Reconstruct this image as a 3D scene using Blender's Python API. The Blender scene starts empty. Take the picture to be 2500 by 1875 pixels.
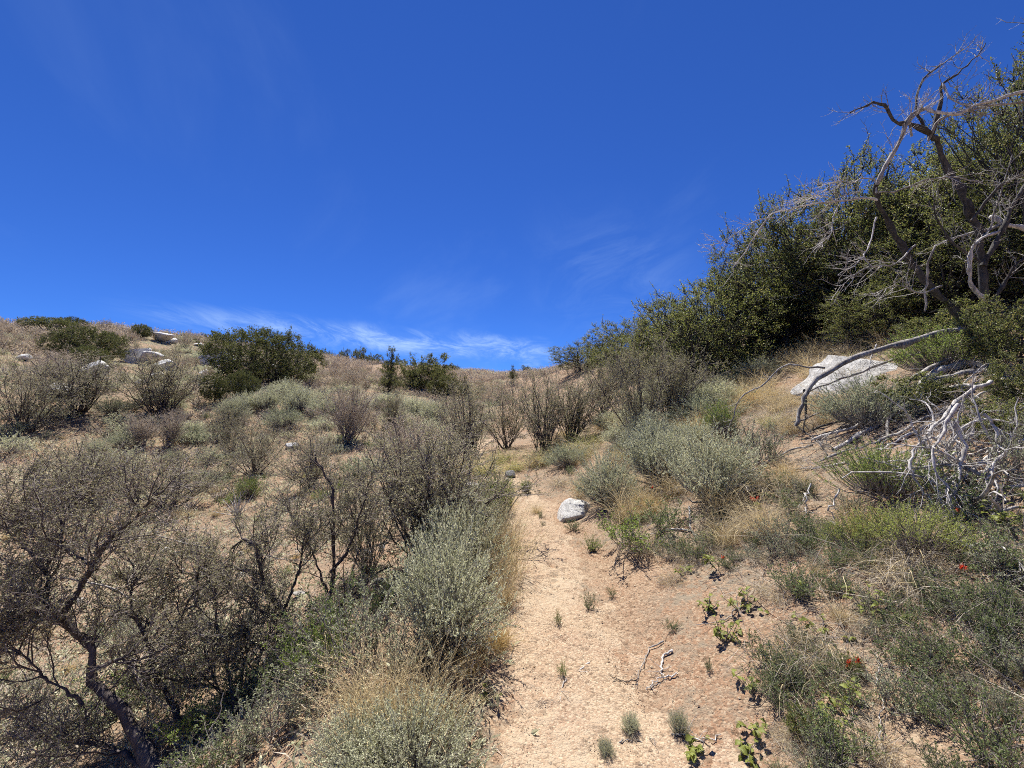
import bpy, bmesh, math, random
import numpy as np
from mathutils import Vector, Matrix, Quaternion

random.seed(11)
rng = np.random.default_rng(11)
SC = bpy.context.scene
COL = SC.collection
R = math.radians

# ------------------------------------------------------------------ camera
CAM = np.array([0.0, 0.0, 1.6]); PITCH = R(4.0); FPX = 1000.0        # focal length in photo pixels (2500 wide)
cam = bpy.data.cameras.new('camera'); cam.sensor_width = 36; cam.lens = 36 * FPX / 2500
cam.clip_start = 0.05; cam.clip_end = 3000
cam_o = bpy.data.objects.new('camera', cam); COL.objects.link(cam_o)
cam_o.location = CAM; cam_o.rotation_euler = (math.pi / 2 + PITCH, 0, 0)
SC.camera = cam_o

# ------------------------------------------------------------------ world and sun
SUN_AZ, SUN_EL = R(-14), R(65)                                        # azimuth from +Y towards +X
SV = Vector((math.sin(SUN_AZ) * math.cos(SUN_EL), math.cos(SUN_AZ) * math.cos(SUN_EL), math.sin(SUN_EL)))
w = bpy.data.worlds.new('World'); SC.world = w; w.use_nodes = True
nt = w.node_tree; nt.nodes.clear()
def N(t, typ, **kw):
    n = t.nodes.new(typ)
    for k, v in kw.items():
        if k.startswith('i_'):
            n.inputs[k[2:].replace('_', ' ')].default_value = v
        else:
            setattr(n, k, v)
    return n
def math_n(t, op, a, b=None, clamp=False):
    n = t.nodes.new('ShaderNodeMath'); n.operation = op; n.use_clamp = clamp
    for i, v in enumerate((a, b)):
        if v is None: continue
        if isinstance(v, (int, float)): n.inputs[i].default_value = v
        else: t.links.new(v, n.inputs[i])
    return n.outputs[0]
def smooth(t, v, a, b, lo=0.0, hi=1.0):
    n = t.nodes.new('ShaderNodeMapRange'); n.interpolation_type = 'SMOOTHSTEP'
    t.links.new(v, n.inputs[0])
    for i, x in enumerate((a, b, lo, hi)): n.inputs[i + 1].default_value = x
    return n.outputs[0]
def mixc(t, fac, a, b, mode='MIX'):
    n = t.nodes.new('ShaderNodeMix'); n.data_type = 'RGBA'; n.blend_type = mode
    for sock, v in ((n.inputs[0], fac), (n.inputs[6], a), (n.inputs[7], b)):
        if isinstance(v, (int, float)): sock.default_value = v
        elif isinstance(v, tuple): sock.default_value = (*v, 1) if len(v) == 3 else v
        else: t.links.new(v, sock)
    return n.outputs[2]
sky = N(nt, 'ShaderNodeTexSky', sky_type='NISHITA', sun_disc=False, sun_elevation=SUN_EL, sun_rotation=SUN_AZ,
        altitude=2200, air_density=1.0, dust_density=0.0, ozone_density=3.0)
tint = mixc(nt, 1.0, sky.outputs[0], (0.275, 0.575, 1.23), 'MULTIPLY')
tc = N(nt, 'ShaderNodeTexCoord'); sep = N(nt, 'ShaderNodeSeparateXYZ'); nt.links.new(tc.outputs['Generated'], sep.inputs[0])
X, Y, Z = sep.outputs
yy = math_n(nt, 'MAXIMUM', Y, 0.05)
cu = math_n(nt, 'DIVIDE', X, yy); ce = math_n(nt, 'DIVIDE', Z, yy)
zz = math_n(nt, 'ADD', math_n(nt, 'MAXIMUM', Z, 0.0), 0.06)
comb = N(nt, 'ShaderNodeCombineXYZ'); nt.links.new(math_n(nt, 'DIVIDE', X, zz), comb.inputs[0]); nt.links.new(math_n(nt, 'DIVIDE', Y, zz), comb.inputs[1])
def wnoise(scale, rot, sx, sy, detail=6, rough=0.6, dist=0.0):
    m = N(nt, 'ShaderNodeMapping'); nt.links.new(comb.outputs[0], m.inputs[0])
    m.inputs['Rotation'].default_value = (0, 0, rot); m.inputs['Scale'].default_value = (sx, sy, 1)
    n = N(nt, 'ShaderNodeTexNoise'); nt.links.new(m.outputs[0], n.inputs[0])
    n.inputs['Scale'].default_value = scale; n.inputs['Detail'].default_value = detail
    n.inputs['Roughness'].default_value = rough; n.inputs['Distortion'].default_value = dist
    return n.outputs[0]
# low cirrus streak over the ridge: a sagging band in azimuth and elevation, broken by stretched noise
n1 = wnoise(0.9, 0.5, 1.0, 0.45, 8, 0.62, 0.8)
n2 = wnoise(2.4, 0.35, 1.0, 0.45, 9, 0.68, 1.0)
line = math_n(nt, 'ADD', math_n(nt, 'MULTIPLY', cu, -0.115), 0.150)
dl = math_n(nt, 'ABSOLUTE', math_n(nt, 'ADD', math_n(nt, 'SUBTRACT', ce, line), math_n(nt, 'MULTIPLY', math_n(nt, 'SUBTRACT', n1, 0.5), 0.10)))
band = math_n(nt, 'MULTIPLY', smooth(nt, dl, 0.0, 0.046, 1, 0),
              math_n(nt, 'MULTIPLY', smooth(nt, cu, -1.1, -0.42, 0.0, 1), smooth(nt, cu, 0.02, 0.16, 1, 0)))
band = math_n(nt, 'MULTIPLY', band, smooth(nt, n2, 0.36, 0.70, 0.06, 1))
thin = math_n(nt, 'MULTIPLY', smooth(nt, wnoise(0.55, 0.9, 1.0, 0.32, 7, 0.6, 1.2), 0.50, 0.80), 0.20)
wisp = math_n(nt, 'MULTIPLY', math_n(nt, 'MULTIPLY', smooth(nt, math_n(nt, 'ABSOLUTE', math_n(nt, 'SUBTRACT', cu, 0.26)), 0.0, 0.28, 1, 0),
              smooth(nt, math_n(nt, 'ABSOLUTE', math_n(nt, 'SUBTRACT', ce, 0.36)), 0.0, 0.24, 1, 0)), smooth(nt, n2, 0.36, 0.80, 0, 0.26))
cl = math_n(nt, 'ADD', math_n(nt, 'MULTIPLY', band, 0.82), math_n(nt, 'MULTIPLY', math_n(nt, 'MAXIMUM', thin, wisp), 0.7), True)
skyc = mixc(nt, cl, tint, (4.6, 6.6, 10.0))
bg = N(nt, 'ShaderNodeBackground'); nt.links.new(skyc, bg.inputs[0]); bg.inputs[1].default_value = 0.055
out = N(nt, 'ShaderNodeOutputWorld'); nt.links.new(bg.outputs[0], out.inputs[0])

sl = bpy.data.lights.new('sun', 'SUN'); sl.energy = 5.0; sl.angle = R(0.53); sl.color = (1.0, 0.955, 0.88)
so = bpy.data.objects.new('sun', sl); COL.objects.link(so); so.location = (0, 0, 60)
so.rotation_mode = 'QUATERNION'; so.rotation_quaternion = (-SV).to_track_quat('-Z', 'Y')
SC.view_settings.view_transform = 'Standard'; SC.view_settings.look = 'None'
SC.view_settings.exposure = 1.0; SC.view_settings.gamma = 1.0; SC.view_settings.use_curve_mapping = False
SC.render.engine = 'CYCLES'; SC.cycles.use_denoising = False; SC.cycles.filter_width = 1.0; SC.cycles.use_adaptive_sampling = True; SC.cycles.adaptive_threshold = 0.03; SC.cycles.adaptive_min_samples = 24
SC.cycles.max_bounces = 7; SC.cycles.diffuse_bounces = 4; SC.cycles.transmission_bounces = 4

# ------------------------------------------------------------------ small maths
CP, SP = math.cos(PITCH), math.sin(PITCH)
FWD = np.array([0, CP, SP]); UP = np.array([0, -SP, CP])
def ray(px, py):
    u = (px - 1250) / FPX; v = (937.5 - py) / FPX
    return np.array([u, 0, 0]) + FWD + v * UP                        # unit camera depth
def at(px, py, d):
    return CAM + ray(px, py) * d
def unit(a):
    return a / np.maximum(np.linalg.norm(a, axis=-1, keepdims=True), 1e-9)
def _h(ix, iy, seed):
    h = (ix.astype(np.int64) * 374761393 + iy.astype(np.int64) * 668265263 + seed * 1442695041) & 0x7fffffff
    h = ((h ^ (h >> 13)) * 1274126177) & 0x7fffffff
    return ((h ^ (h >> 16)) & 0xffff) / 65535.0
def vnoise(x, y, seed=0):
    ix = np.floor(x); iy = np.floor(y); fx = x - ix; fy = y - iy
    fx = fx * fx * (3 - 2 * fx); fy = fy * fy * (3 - 2 * fy)
    a = _h(ix, iy, seed); b = _h(ix + 1, iy, seed); c = _h(ix, iy + 1, seed); d = _h(ix + 1, iy + 1, seed)
    return (a * (1 - fx) + b * fx) * (1 - fy) + (c * (1 - fx) + d * fx) * fy
def fbm(x, y, seed=0, octs=4):
    s = 0; a = 0.5
    for o in range(octs):
        s = s + a * vnoise(x * 2 ** o + 17.3 * o, y * 2 ** o - 9.1 * o, seed + o); a *= 0.5
    return s

# ------------------------------------------------------------------ terrain: thin plate spline through surveyed points
TRAIL = np.array([(0.25, -12), (0.35, -6), (0.36, -2), (0.36, 0.5), (0.34, 1.74), (0.31, 2.5), (0.32, 3.6), (0.28, 4.7), (0.22, 6.0), (0.02, 7.0), (-0.45, 8.2), (-0.9, 9.6), (-1.1, 11.5), (-0.8, 14)])
PTS = []
def P3(x, y, z): PTS.append((x, y, z))
def PI_(px, py, d):
    p = at(px, py, d); P3(*p)
for x, y in TRAIL: P3(x, y, 0.05 * y)
def bankz(x, y): return 0.05 * y + 0.44 * max(0, x - 0.75) - 0.004 * max(0, x - 6) ** 2
for y in (-6, -2, 1, 2.5, 4, 6, 8.5, 12, 16):
    for x in (0.78, 1.6, 3, 5.5, 9, 14):
        if y > 7 and x < 1: continue
        P3(x, y, bankz(x, y))
for x, y, z in ((22, 0, 8.8), (22, 12, 9.2), (12, 24, 6.4), (20, 26, 9.0), (8, 34, 6.2), (16, 45, 9), (30, 30, 11), (36, 5, 11.5), (5, 24, 3.3), (34, 60, 10.5), (7, 60, 7.6)):
    P3(x, y, z)
# left of the trail, down into the gully and up the far slope
for a in ((1100, 1560, 2.62), (900, 1700, 2.3), (700, 1875, 2.1), (350, 1875, 2.55), (0, 1875, 2.95), (450, 1500, 5.2), (750, 1480, 3.9),
          (950, 1400, 4.35), (1080, 1330, 4.9), (600, 1250, 8.4), (250, 1300, 7.6), (0, 1300, 7.2), (700, 1130, 12.2), (300, 1060, 13.2), (0, 1100, 10.6),
          (950, 1080, 13.5), (1180, 1100, 10.6), (1000, 1000, 21), (640, 945, 22), (300, 940, 18), (0, 960, 14), (0, 880, 20), (0, 825, 27),
          (200, 850, 29), (0, 803, 33), (300, 818, 36), (620, 852, 50), (440, 900, 30), (900, 945, 32), (1100, 960, 36), (1250, 985, 33), (850, 905, 50), (1000, 895, 66), (1250, 916, 82), (1150, 935, 55),
          (800, 880, 62), (1400, 925, 70)):
    PI_(*a)
for x, y, z in ((-6, -6, -1.6), (-14, -4, -1.2), (-26, 0, 0.6), (-40, 10, 5), (-60, 20, 8), (-70, 50, 8), (-55, 70, 8), (-30, 95, 7.5), (0, 125, 7), (40, 120, 7),
                (-110, 40, 5), (-90, 110, 3), (0, 190, 1), (90, 150, 3), (100, 40, 12), (150, 100, 6), (-150, 0, 2), (-60, -30, 0), (-10, -25, -1.8), (15, -25, 5.5), (60, -25, 14), (150, -20, 14), (-150, 160, -2), (150, 190, -2), (-3, -2, -0.75), (-2.2, 0.5, -0.5), (-1, -3, -0.25), (-1, 0.5, -0.12)):
    P3(x, y, z)
PTS = np.array(PTS)
def _tps(r2): return np.where(r2 > 1e-12, 0.5 * r2 * np.log(np.maximum(r2, 1e-12)), 0.0)
SCL = 10.0
_n = len(PTS); _q = PTS[:, :2] / SCL
_K = _tps(((_q[:, None] - _q[None]) ** 2).sum(-1)) + np.eye(_n) * 0.0015
_A = np.zeros((_n + 3, _n + 3)); _A[:_n, :_n] = _K; _A[:_n, _n] = 1; _A[:_n, _n + 1:] = _q; _A[_n, :_n] = 1; _A[_n + 1:, :_n] = _q.T
_W = np.linalg.solve(_A, np.concatenate([PTS[:, 2], np.zeros(3)]))
def trail_dist(x, y):
    best = np.full(np.shape(x), 1e9); tz = np.zeros(np.shape(x)); side = np.zeros(np.shape(x))
    for (ax, ay), (bx, by) in zip(TRAIL[:-1], TRAIL[1:]):
        dx, dy = bx - ax, by - ay
        t = np.clip(((x - ax) * dx + (y - ay) * dy) / (dx * dx + dy * dy), 0, 1)
        qx = ax + t * dx; qy = ay + t * dy
        d = np.hypot(x - qx, y - qy); m = d < best
        best = np.where(m, d, best); tz = np.where(m, 0.05 * qy, tz); side = np.where(m, x - qx, side)
    return best, tz, side
def H(x, y):
    x = np.asarray(x, float); y = np.asarray(y, float); sh = x.shape
    x = x.ravel(); y = y.ravel(); z = np.empty_like(x)
    for i in range(0, len(x), 40000):
        xs = x[i:i + 40000] / SCL; ys = y[i:i + 40000] / SCL
        k = _tps((xs[:, None] - _q[None, :, 0]) ** 2 + (ys[:, None] - _q[None, :, 1]) ** 2)
        z[i:i + 40000] = k @ _W[:_n] + _W[_n] + xs * _W[_n + 1] + ys * _W[_n + 2]
    td, tz, side = trail_dist(x, y)
    far = np.hypot(x, y)
    z = z + (fbm(x * 0.22, y * 0.22, 3, 3) - 0.44) * np.clip(far - 5, 0, 25) * 0.035
    rough = (fbm(x * 1.7, y * 1.7, 5, 4) - 0.47) * 0.12 + (fbm(x * 7, y * 7, 9, 3) - 0.44) * 0.025
    k = np.clip((td - 0.25) / 0.5, 0, 1); k = k * k * (3 - 2 * k)
    z = np.where(td < 0.8, (tz - 0.012 + np.clip(side, -0.5, 0.5) * 0.05) * (1 - k) + z * k, z)
    z = z + rough * (0.12 + 0.88 * k)
    return z.reshape(sh)
def Hs(x, y): return float(H(np.array([x]), np.array([y]))[0])
_marchd = np.concatenate([np.arange(1.0, 8, 0.05), np.arange(8, 30, 0.2), np.arange(30, 140, 0.6)])
def G(px, py):
    """where the line of sight through a photo pixel meets the terrain: point and camera depth"""
    r = ray(px, py); p = CAM + r[None] * _marchd[:, None]
    below = np.nonzero(p[:, 2] < H(p[:, 0], p[:, 1]))[0]
    if len(below) == 0:                                              # just over a skyline: take the closest approach
        gap = p[:, 2] - H(p[:, 0], p[:, 1]); i = int(np.argmin(np.where(_marchd > 12, gap / _marchd, 9)))
        q = p[i]; return np.array([q[0], q[1], Hs(q[0], q[1])]), _marchd[i]
    i = below[0]; a, b = _marchd[max(i - 1, 0)], _marchd[i]
    for _ in range(12):
        m = (a + b) / 2; q = CAM + r * m
        if q[2] < Hs(q[0], q[1]): b = m
        else: a = m
    q = CAM + r * b
    return np.array([q[0], q[1], Hs(q[0], q[1])]), b
def gdepth(px, py):
    r = ray(px, py); p = CAM + r[None] * _marchd[:, None]; k = np.nonzero(p[:, 2] < H(p[:, 0], p[:, 1]))[0]
    return _marchd[k[0]] if len(k) else 1e9

# ------------------------------------------------------------------ materials
def new_mat(name):
    m = bpy.data.materials.new(name); m.use_nodes = True; m.node_tree.nodes.clear(); return m, m.node_tree
def leaf_mat(name, c1, c2, rough=0.5, spec=0.3, trans=0.35, tmul=1.25, ovar=0.35, c3=None):
    m, t = new_mat(name)
    g = N(t, 'ShaderNodeNewGeometry'); oi = N(t, 'ShaderNodeObjectInfo')
    c = mixc(t, g.outputs['Random Per Island'], c1, c2)
    if c3:
        f = smooth(t, g.outputs['Random Per Island'], 0.86, 0.90); c = mixc(t, f, c, c3)
    br = math_n(t, 'ADD', math_n(t, 'MULTIPLY', oi.outputs['Random'], ovar), 1 - ovar / 2)
    bc = N(t, 'ShaderNodeVectorMath', operation='SCALE'); t.links.new(c, bc.inputs[0]); t.links.new(br, bc.inputs['Scale'])
    p = N(t, 'ShaderNodeBsdfPrincipled'); t.links.new(bc.outputs[0], p.inputs['Base Color'])
    p.inputs['Roughness'].default_value = rough; p.inputs['Specular IOR Level'].default_value = spec
    tr = N(t, 'ShaderNodeBsdfTranslucent')
    tcx = N(t, 'ShaderNodeVectorMath', operation='SCALE'); t.links.new(bc.outputs[0], tcx.inputs[0]); tcx.inputs['Scale'].default_value = tmul
    t.links.new(tcx.outputs[0], tr.inputs[0])
    mx = N(t, 'ShaderNodeMixShader'); mx.inputs[0].default_value = trans
    t.links.new(p.outputs[0], mx.inputs[1]); t.links.new(tr.outputs[0], mx.inputs[2])
    o = N(t, 'ShaderNodeOutputMaterial'); t.links.new(mx.outputs[0], o.inputs[0])
    return m
def wood_mat(name, c1, c2, scale=30, rough=0.8, bump=0.4, stretch=0.12):
    m, t = new_mat(name)
    tcn = N(t, 'ShaderNodeTexCoord'); mp = N(t, 'ShaderNodeMapping'); t.links.new(tcn.outputs['Object'], mp.inputs[0])
    mp.inputs['Scale'].default_value = (1, 1, stretch * 4)
    n = N(t, 'ShaderNodeTexNoise'); t.links.new(mp.outputs[0], n.inputs[0]); n.inputs['Scale'].default_value = scale; n.inputs['Detail'].default_value = 6; n.inputs['Roughness'].default_value = 0.65
    n2_ = N(t, 'ShaderNodeTexNoise'); t.links.new(tcn.outputs['Object'], n2_.inputs[0]); n2_.inputs['Scale'].default_value = 3.0
    f = math_n(t, 'ADD', math_n(t, 'MULTIPLY', n.outputs[0], 0.7), math_n(t, 'MULTIPLY', n2_.outputs[0], 0.3))
    c = mixc(t, smooth(t, f, 0.34, 0.66), c1, c2)
    p = N(t, 'ShaderNodeBsdfPrincipled'); t.links.new(c, p.inputs['Base Color']); p.inputs['Roughness'].default_value = rough; p.inputs['Specular IOR Level'].default_value = 0.25
    b = N(t, 'ShaderNodeBump'); b.inputs['Strength'].default_value = bump; b.inputs['Distance'].default_value = 0.01
    t.links.new(n.outputs[0], b.inputs['Height']); t.links.new(b.outputs[0], p.inputs['Normal'])
    o = N(t, 'ShaderNodeOutputMaterial'); t.links.new(p.outputs[0], o.inputs[0])
    return m
def soil_mat(name, base, pale, red, litter, grit=1.0):
    """decomposed granite: grains of three tints, redder and greyer patches, relief from the grains"""
    m, t = new_mat(name)
    tcn = N(t, 'ShaderNodeTexCoord'); co = tcn.outputs['Object']
    def noise(s, d=4, r=0.6):
        n = N(t, 'ShaderNodeTexNoise'); t.links.new(co, n.inputs[0]); n.inputs['Scale'].default_value = s; n.inputs['Detail'].default_value = d; n.inputs['Roughness'].default_value = r
        return n.outputs[0]
    vo = N(t, 'ShaderNodeTexVoronoi'); t.links.new(co, vo.inputs[0]); vo.inputs['Scale'].default_value = 95 * grit
    vo2 = N(t, 'ShaderNodeTexVoronoi'); t.links.new(co, vo2.inputs[0]); vo2.inputs['Scale'].default_value = 41 * grit
    sepc = N(t, 'ShaderNodeSeparateColor'); t.links.new(vo.outputs['Color'], sepc.inputs[0])
    sepc2 = N(t, 'ShaderNodeSeparateColor'); t.links.new(vo2.outputs['Color'], sepc2.inputs[0])
    c = mixc(t, smooth(t, noise(1.3, 5), 0.38, 0.62), base, red)
    c = mixc(t, math_n(t, 'MULTIPLY', smooth(t, sepc.outputs[0], 0.45, 1.0), 0.75), c, pale)
    c = mixc(t, smooth(t, sepc.outputs[1], 0.80, 0.95, 0, 0.55), c, tuple(x * 0.32 for x in base))
    c = mixc(t, smooth(t, sepc2.outputs[2], 0.88, 0.96, 0, 0.6), c, tuple(x * 0.4 for x in red))
    c = mixc(t, math_n(t, 'MULTIPLY', smooth(t, noise(0.8, 6, 0.7), 0.42, 0.60), smooth(t, noise(14, 5, 0.7), 0.40, 0.60)), c, litter)
    p = N(t, 'ShaderNodeBsdfPrincipled'); t.links.new(c, p.inputs['Base Color']); p.inputs['Roughness'].default_value = 0.95; p.inputs['Specular IOR Level'].default_value = 0.1
    hgt = math_n(t, 'ADD', math_n(t, 'MULTIPLY', math_n(t, 'SUBTRACT', 1.0, vo.outputs['Distance']), 0.35), math_n(t, 'ADD', math_n(t, 'MULTIPLY', math_n(t, 'SUBTRACT', 1.0, vo2.outputs['Distance']), 0.4), math_n(t, 'MULTIPLY', noise(9, 6, 0.7), 1.6)))
    b = N(t, 'ShaderNodeBump'); b.inputs['Strength'].default_value = 0.9; b.inputs['Distance'].default_value = 0.012
    t.links.new(hgt, b.inputs['Height']); t.links.new(b.outputs[0], p.inputs['Normal'])
    o = N(t, 'ShaderNodeOutputMaterial'); t.links.new(p.outputs[0], o.inputs[0])
    return m
def rock_mat(name, c1, c2, speck=0.5, stain=(0.16, 0.14, 0.11)):
    m, t = new_mat(name)
    tcn = N(t, 'ShaderNodeTexCoord'); co = tcn.outputs['Object']
    def noise(s, d=6, r=0.65):
        n = N(t, 'ShaderNodeTexNoise'); t.links.new(co, n.inputs[0]); n.inputs['Scale'].default_value = s; n.inputs['Detail'].default_value = d; n.inputs['Roughness'].default_value = r
        return n.outputs[0]
    vo = N(t, 'ShaderNodeTexVoronoi'); t.links.new(co, vo.inputs[0]); vo.inputs['Scale'].default_value = 60
    sc_ = N(t, 'ShaderNodeSeparateColor'); t.links.new(vo.outputs['Color'], sc_.inputs[0])
    a = noise(4); c = mixc(t, smooth(t, a, 0.35, 0.65), c1, c2)
    c = mixc(t, smooth(t, sc_.outputs[0], 0.74, 0.86, 0, speck), c, (0.05, 0.05, 0.05))
    c = mixc(t, smooth(t, noise(2.1, 7, 0.7), 0.55, 0.68, 0, 0.8), c, stain)
    c = mixc(t, smooth(t, noise(11, 5, 0.7), 0.60, 0.70, 0, 0.5), c, (0.05, 0.05, 0.045))
    p = N(t, 'ShaderNodeBsdfPrincipled'); t.links.new(c, p.inputs['Base Color']); p.inputs['Roughness'].default_value = 0.9; p.inputs['Specular IOR Level'].default_value = 0.2
    b = N(t, 'ShaderNodeBump'); b.inputs['Strength'].default_value = 0.7; b.inputs['Distance'].default_value = 0.02
    t.links.new(math_n(t, 'ADD', noise(30, 6, 0.7), math_n(t, 'MULTIPLY', vo.outputs['Distance'], 0.3)), b.inputs['Height']); t.links.new(b.outputs[0], p.inputs['Normal'])
    o = N(t, 'ShaderNodeOutputMaterial'); t.links.new(p.outputs[0], o.inputs[0])
    return m
M = dict(
    ground=soil_mat('ground_soil', (0.250, 0.172, 0.112), (0.38, 0.295, 0.203), (0.24, 0.146, 0.090), (0.20, 0.165, 0.12)),
    trail=soil_mat('trail_sand', (0.315, 0.228, 0.150), (0.465, 0.378, 0.268), (0.285, 0.192, 0.128), (0.38, 0.30, 0.21), 1.35),
    rock=rock_mat('granite', (0.48, 0.455, 0.41), (0.32, 0.30, 0.265), 0.5, (0.17, 0.15, 0.12)),
    slab=rock_mat('pale_granite', (0.46, 0.45, 0.43), (0.28, 0.27, 0.255), 0.65, (0.19, 0.178, 0.16)),
    white=rock_mat('white_granite', (0.70, 0.69, 0.66), (0.52, 0.51, 0.48), 0.5, (0.34, 0.32, 0.28)),
    darkrock=rock_mat('dark_stone', (0.12, 0.11, 0.10), (0.2, 0.18, 0.16), 0.3),
    bark=wood_mat('shrub_bark', (0.042, 0.034, 0.034), (0.13, 0.105, 0.098)),
    twig=wood_mat('shrub_twig', (0.13, 0.108, 0.104), (0.28, 0.24, 0.222)),
    brown_twig=wood_mat('brown_twig', (0.29, 0.24, 0.195), (0.48, 0.415, 0.345)),
    oak_bark=wood_mat('oak_bark', (0.024, 0.022, 0.021), (0.090, 0.083, 0.078), 30, 0.85, 0.9),
    dead=wood_mat('dead_wood', (0.10, 0.088, 0.078), (0.40, 0.375, 0.345), 34, 0.8, 0.9, 0.05),
    bleached=wood_mat('bleached_wood', (0.22, 0.20, 0.18), (0.62, 0.59, 0.55), 34, 0.8, 0.9, 0.05),
    oak=leaf_mat('oak_leaf', (0.110, 0.135, 0.033), (0.225, 0.240, 0.068), 0.5, 0.3, 0.36, 1.6, 0.35, (0.30, 0.26, 0.09)),
    juniper=leaf_mat('juniper_foliage', (0.085, 0.10, 0.032), (0.165, 0.172, 0.055), 0.7, 0.15, 0.28, 1.3, 0.3),
    pinyon=leaf_mat('pinyon_needles', (0.115, 0.13, 0.042), (0.215, 0.215, 0.07), 0.7, 0.15, 0.28, 1.3, 0.3),
    olive=leaf_mat('olive_leaf', (0.20, 0.192, 0.10), (0.42, 0.39, 0.24), 0.65, 0.15, 0.30, 1.2, 0.3),
    bud=leaf_mat('brown_bud', (0.31, 0.248, 0.18), (0.50, 0.42, 0.31), 0.8, 0.1, 0.28, 1.1, 0.35),
    sage=leaf_mat('sage_leaf', (0.40, 0.415, 0.255), (0.68, 0.675, 0.47), 0.7, 0.12, 0.30, 1.1, 0.25),
    graygreen=leaf_mat('grey_green_leaf', (0.22, 0.245, 0.145), (0.43, 0.445, 0.29), 0.7, 0.12, 0.30, 1.15, 0.25),
    green=leaf_mat('rabbitbrush_leaf', (0.14, 0.20, 0.040), (0.30, 0.37, 0.085), 0.6, 0.2, 0.32, 1.3, 0.3),
    lime=leaf_mat('lime_leaf', (0.20, 0.245, 0.05), (0.40, 0.43, 0.12), 0.6, 0.2, 0.32, 1.3, 0.25),
    herb=leaf_mat('dark_herb_leaf', (0.10, 0.135, 0.050), (0.23, 0.275, 0.11), 0.55, 0.2, 0.30, 1.3, 0.3),
    sprout=leaf_mat('oak_sprout_leaf', (0.10, 0.128, 0.022), (0.23, 0.245, 0.055), 0.55, 0.25, 0.30, 1.4, 0.4),
    straw=leaf_mat('straw', (0.40, 0.31, 0.165), (0.66, 0.56, 0.35), 0.65, 0.15, 0.30, 1.1, 0.25),
    gold=leaf_mat('golden_grass', (0.40, 0.28, 0.115), (0.60, 0.48, 0.24), 0.65, 0.15, 0.30, 1.1, 0.25),
    grass=leaf_mat('green_grass', (0.20, 0.225, 0.070), (0.45, 0.43, 0.185), 0.65, 0.15, 0.32, 1.2, 0.25),
    thatch=leaf_mat('thatch', (0.27, 0.225, 0.17), (0.60, 0.535, 0.44), 0.8, 0.1, 0.3, 1.0, 0.2),
    litter=leaf_mat('leaf_litter', (0.17, 0.115, 0.065), (0.42, 0.33, 0.22), 0.8, 0.1, 0.2, 1.0, 0.2),
    red=leaf_mat('red_petal', (0.62, 0.045, 0.025), (0.80, 0.13, 0.06), 0.5, 0.3, 0.4, 1.2, 0.1),
    yellow=leaf_mat('yellow_leaf', (0.45, 0.33, 0.05), (0.55, 0.25, 0.05), 0.5, 0.3, 0.35, 1.2, 0.1),
    pebble=leaf_mat('pebble', (0.28, 0.19, 0.115), (0.58, 0.47, 0.32), 0.9, 0.1, 0.0, 1.0, 0.0, (0.12, 0.09, 0.07)),
)

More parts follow.
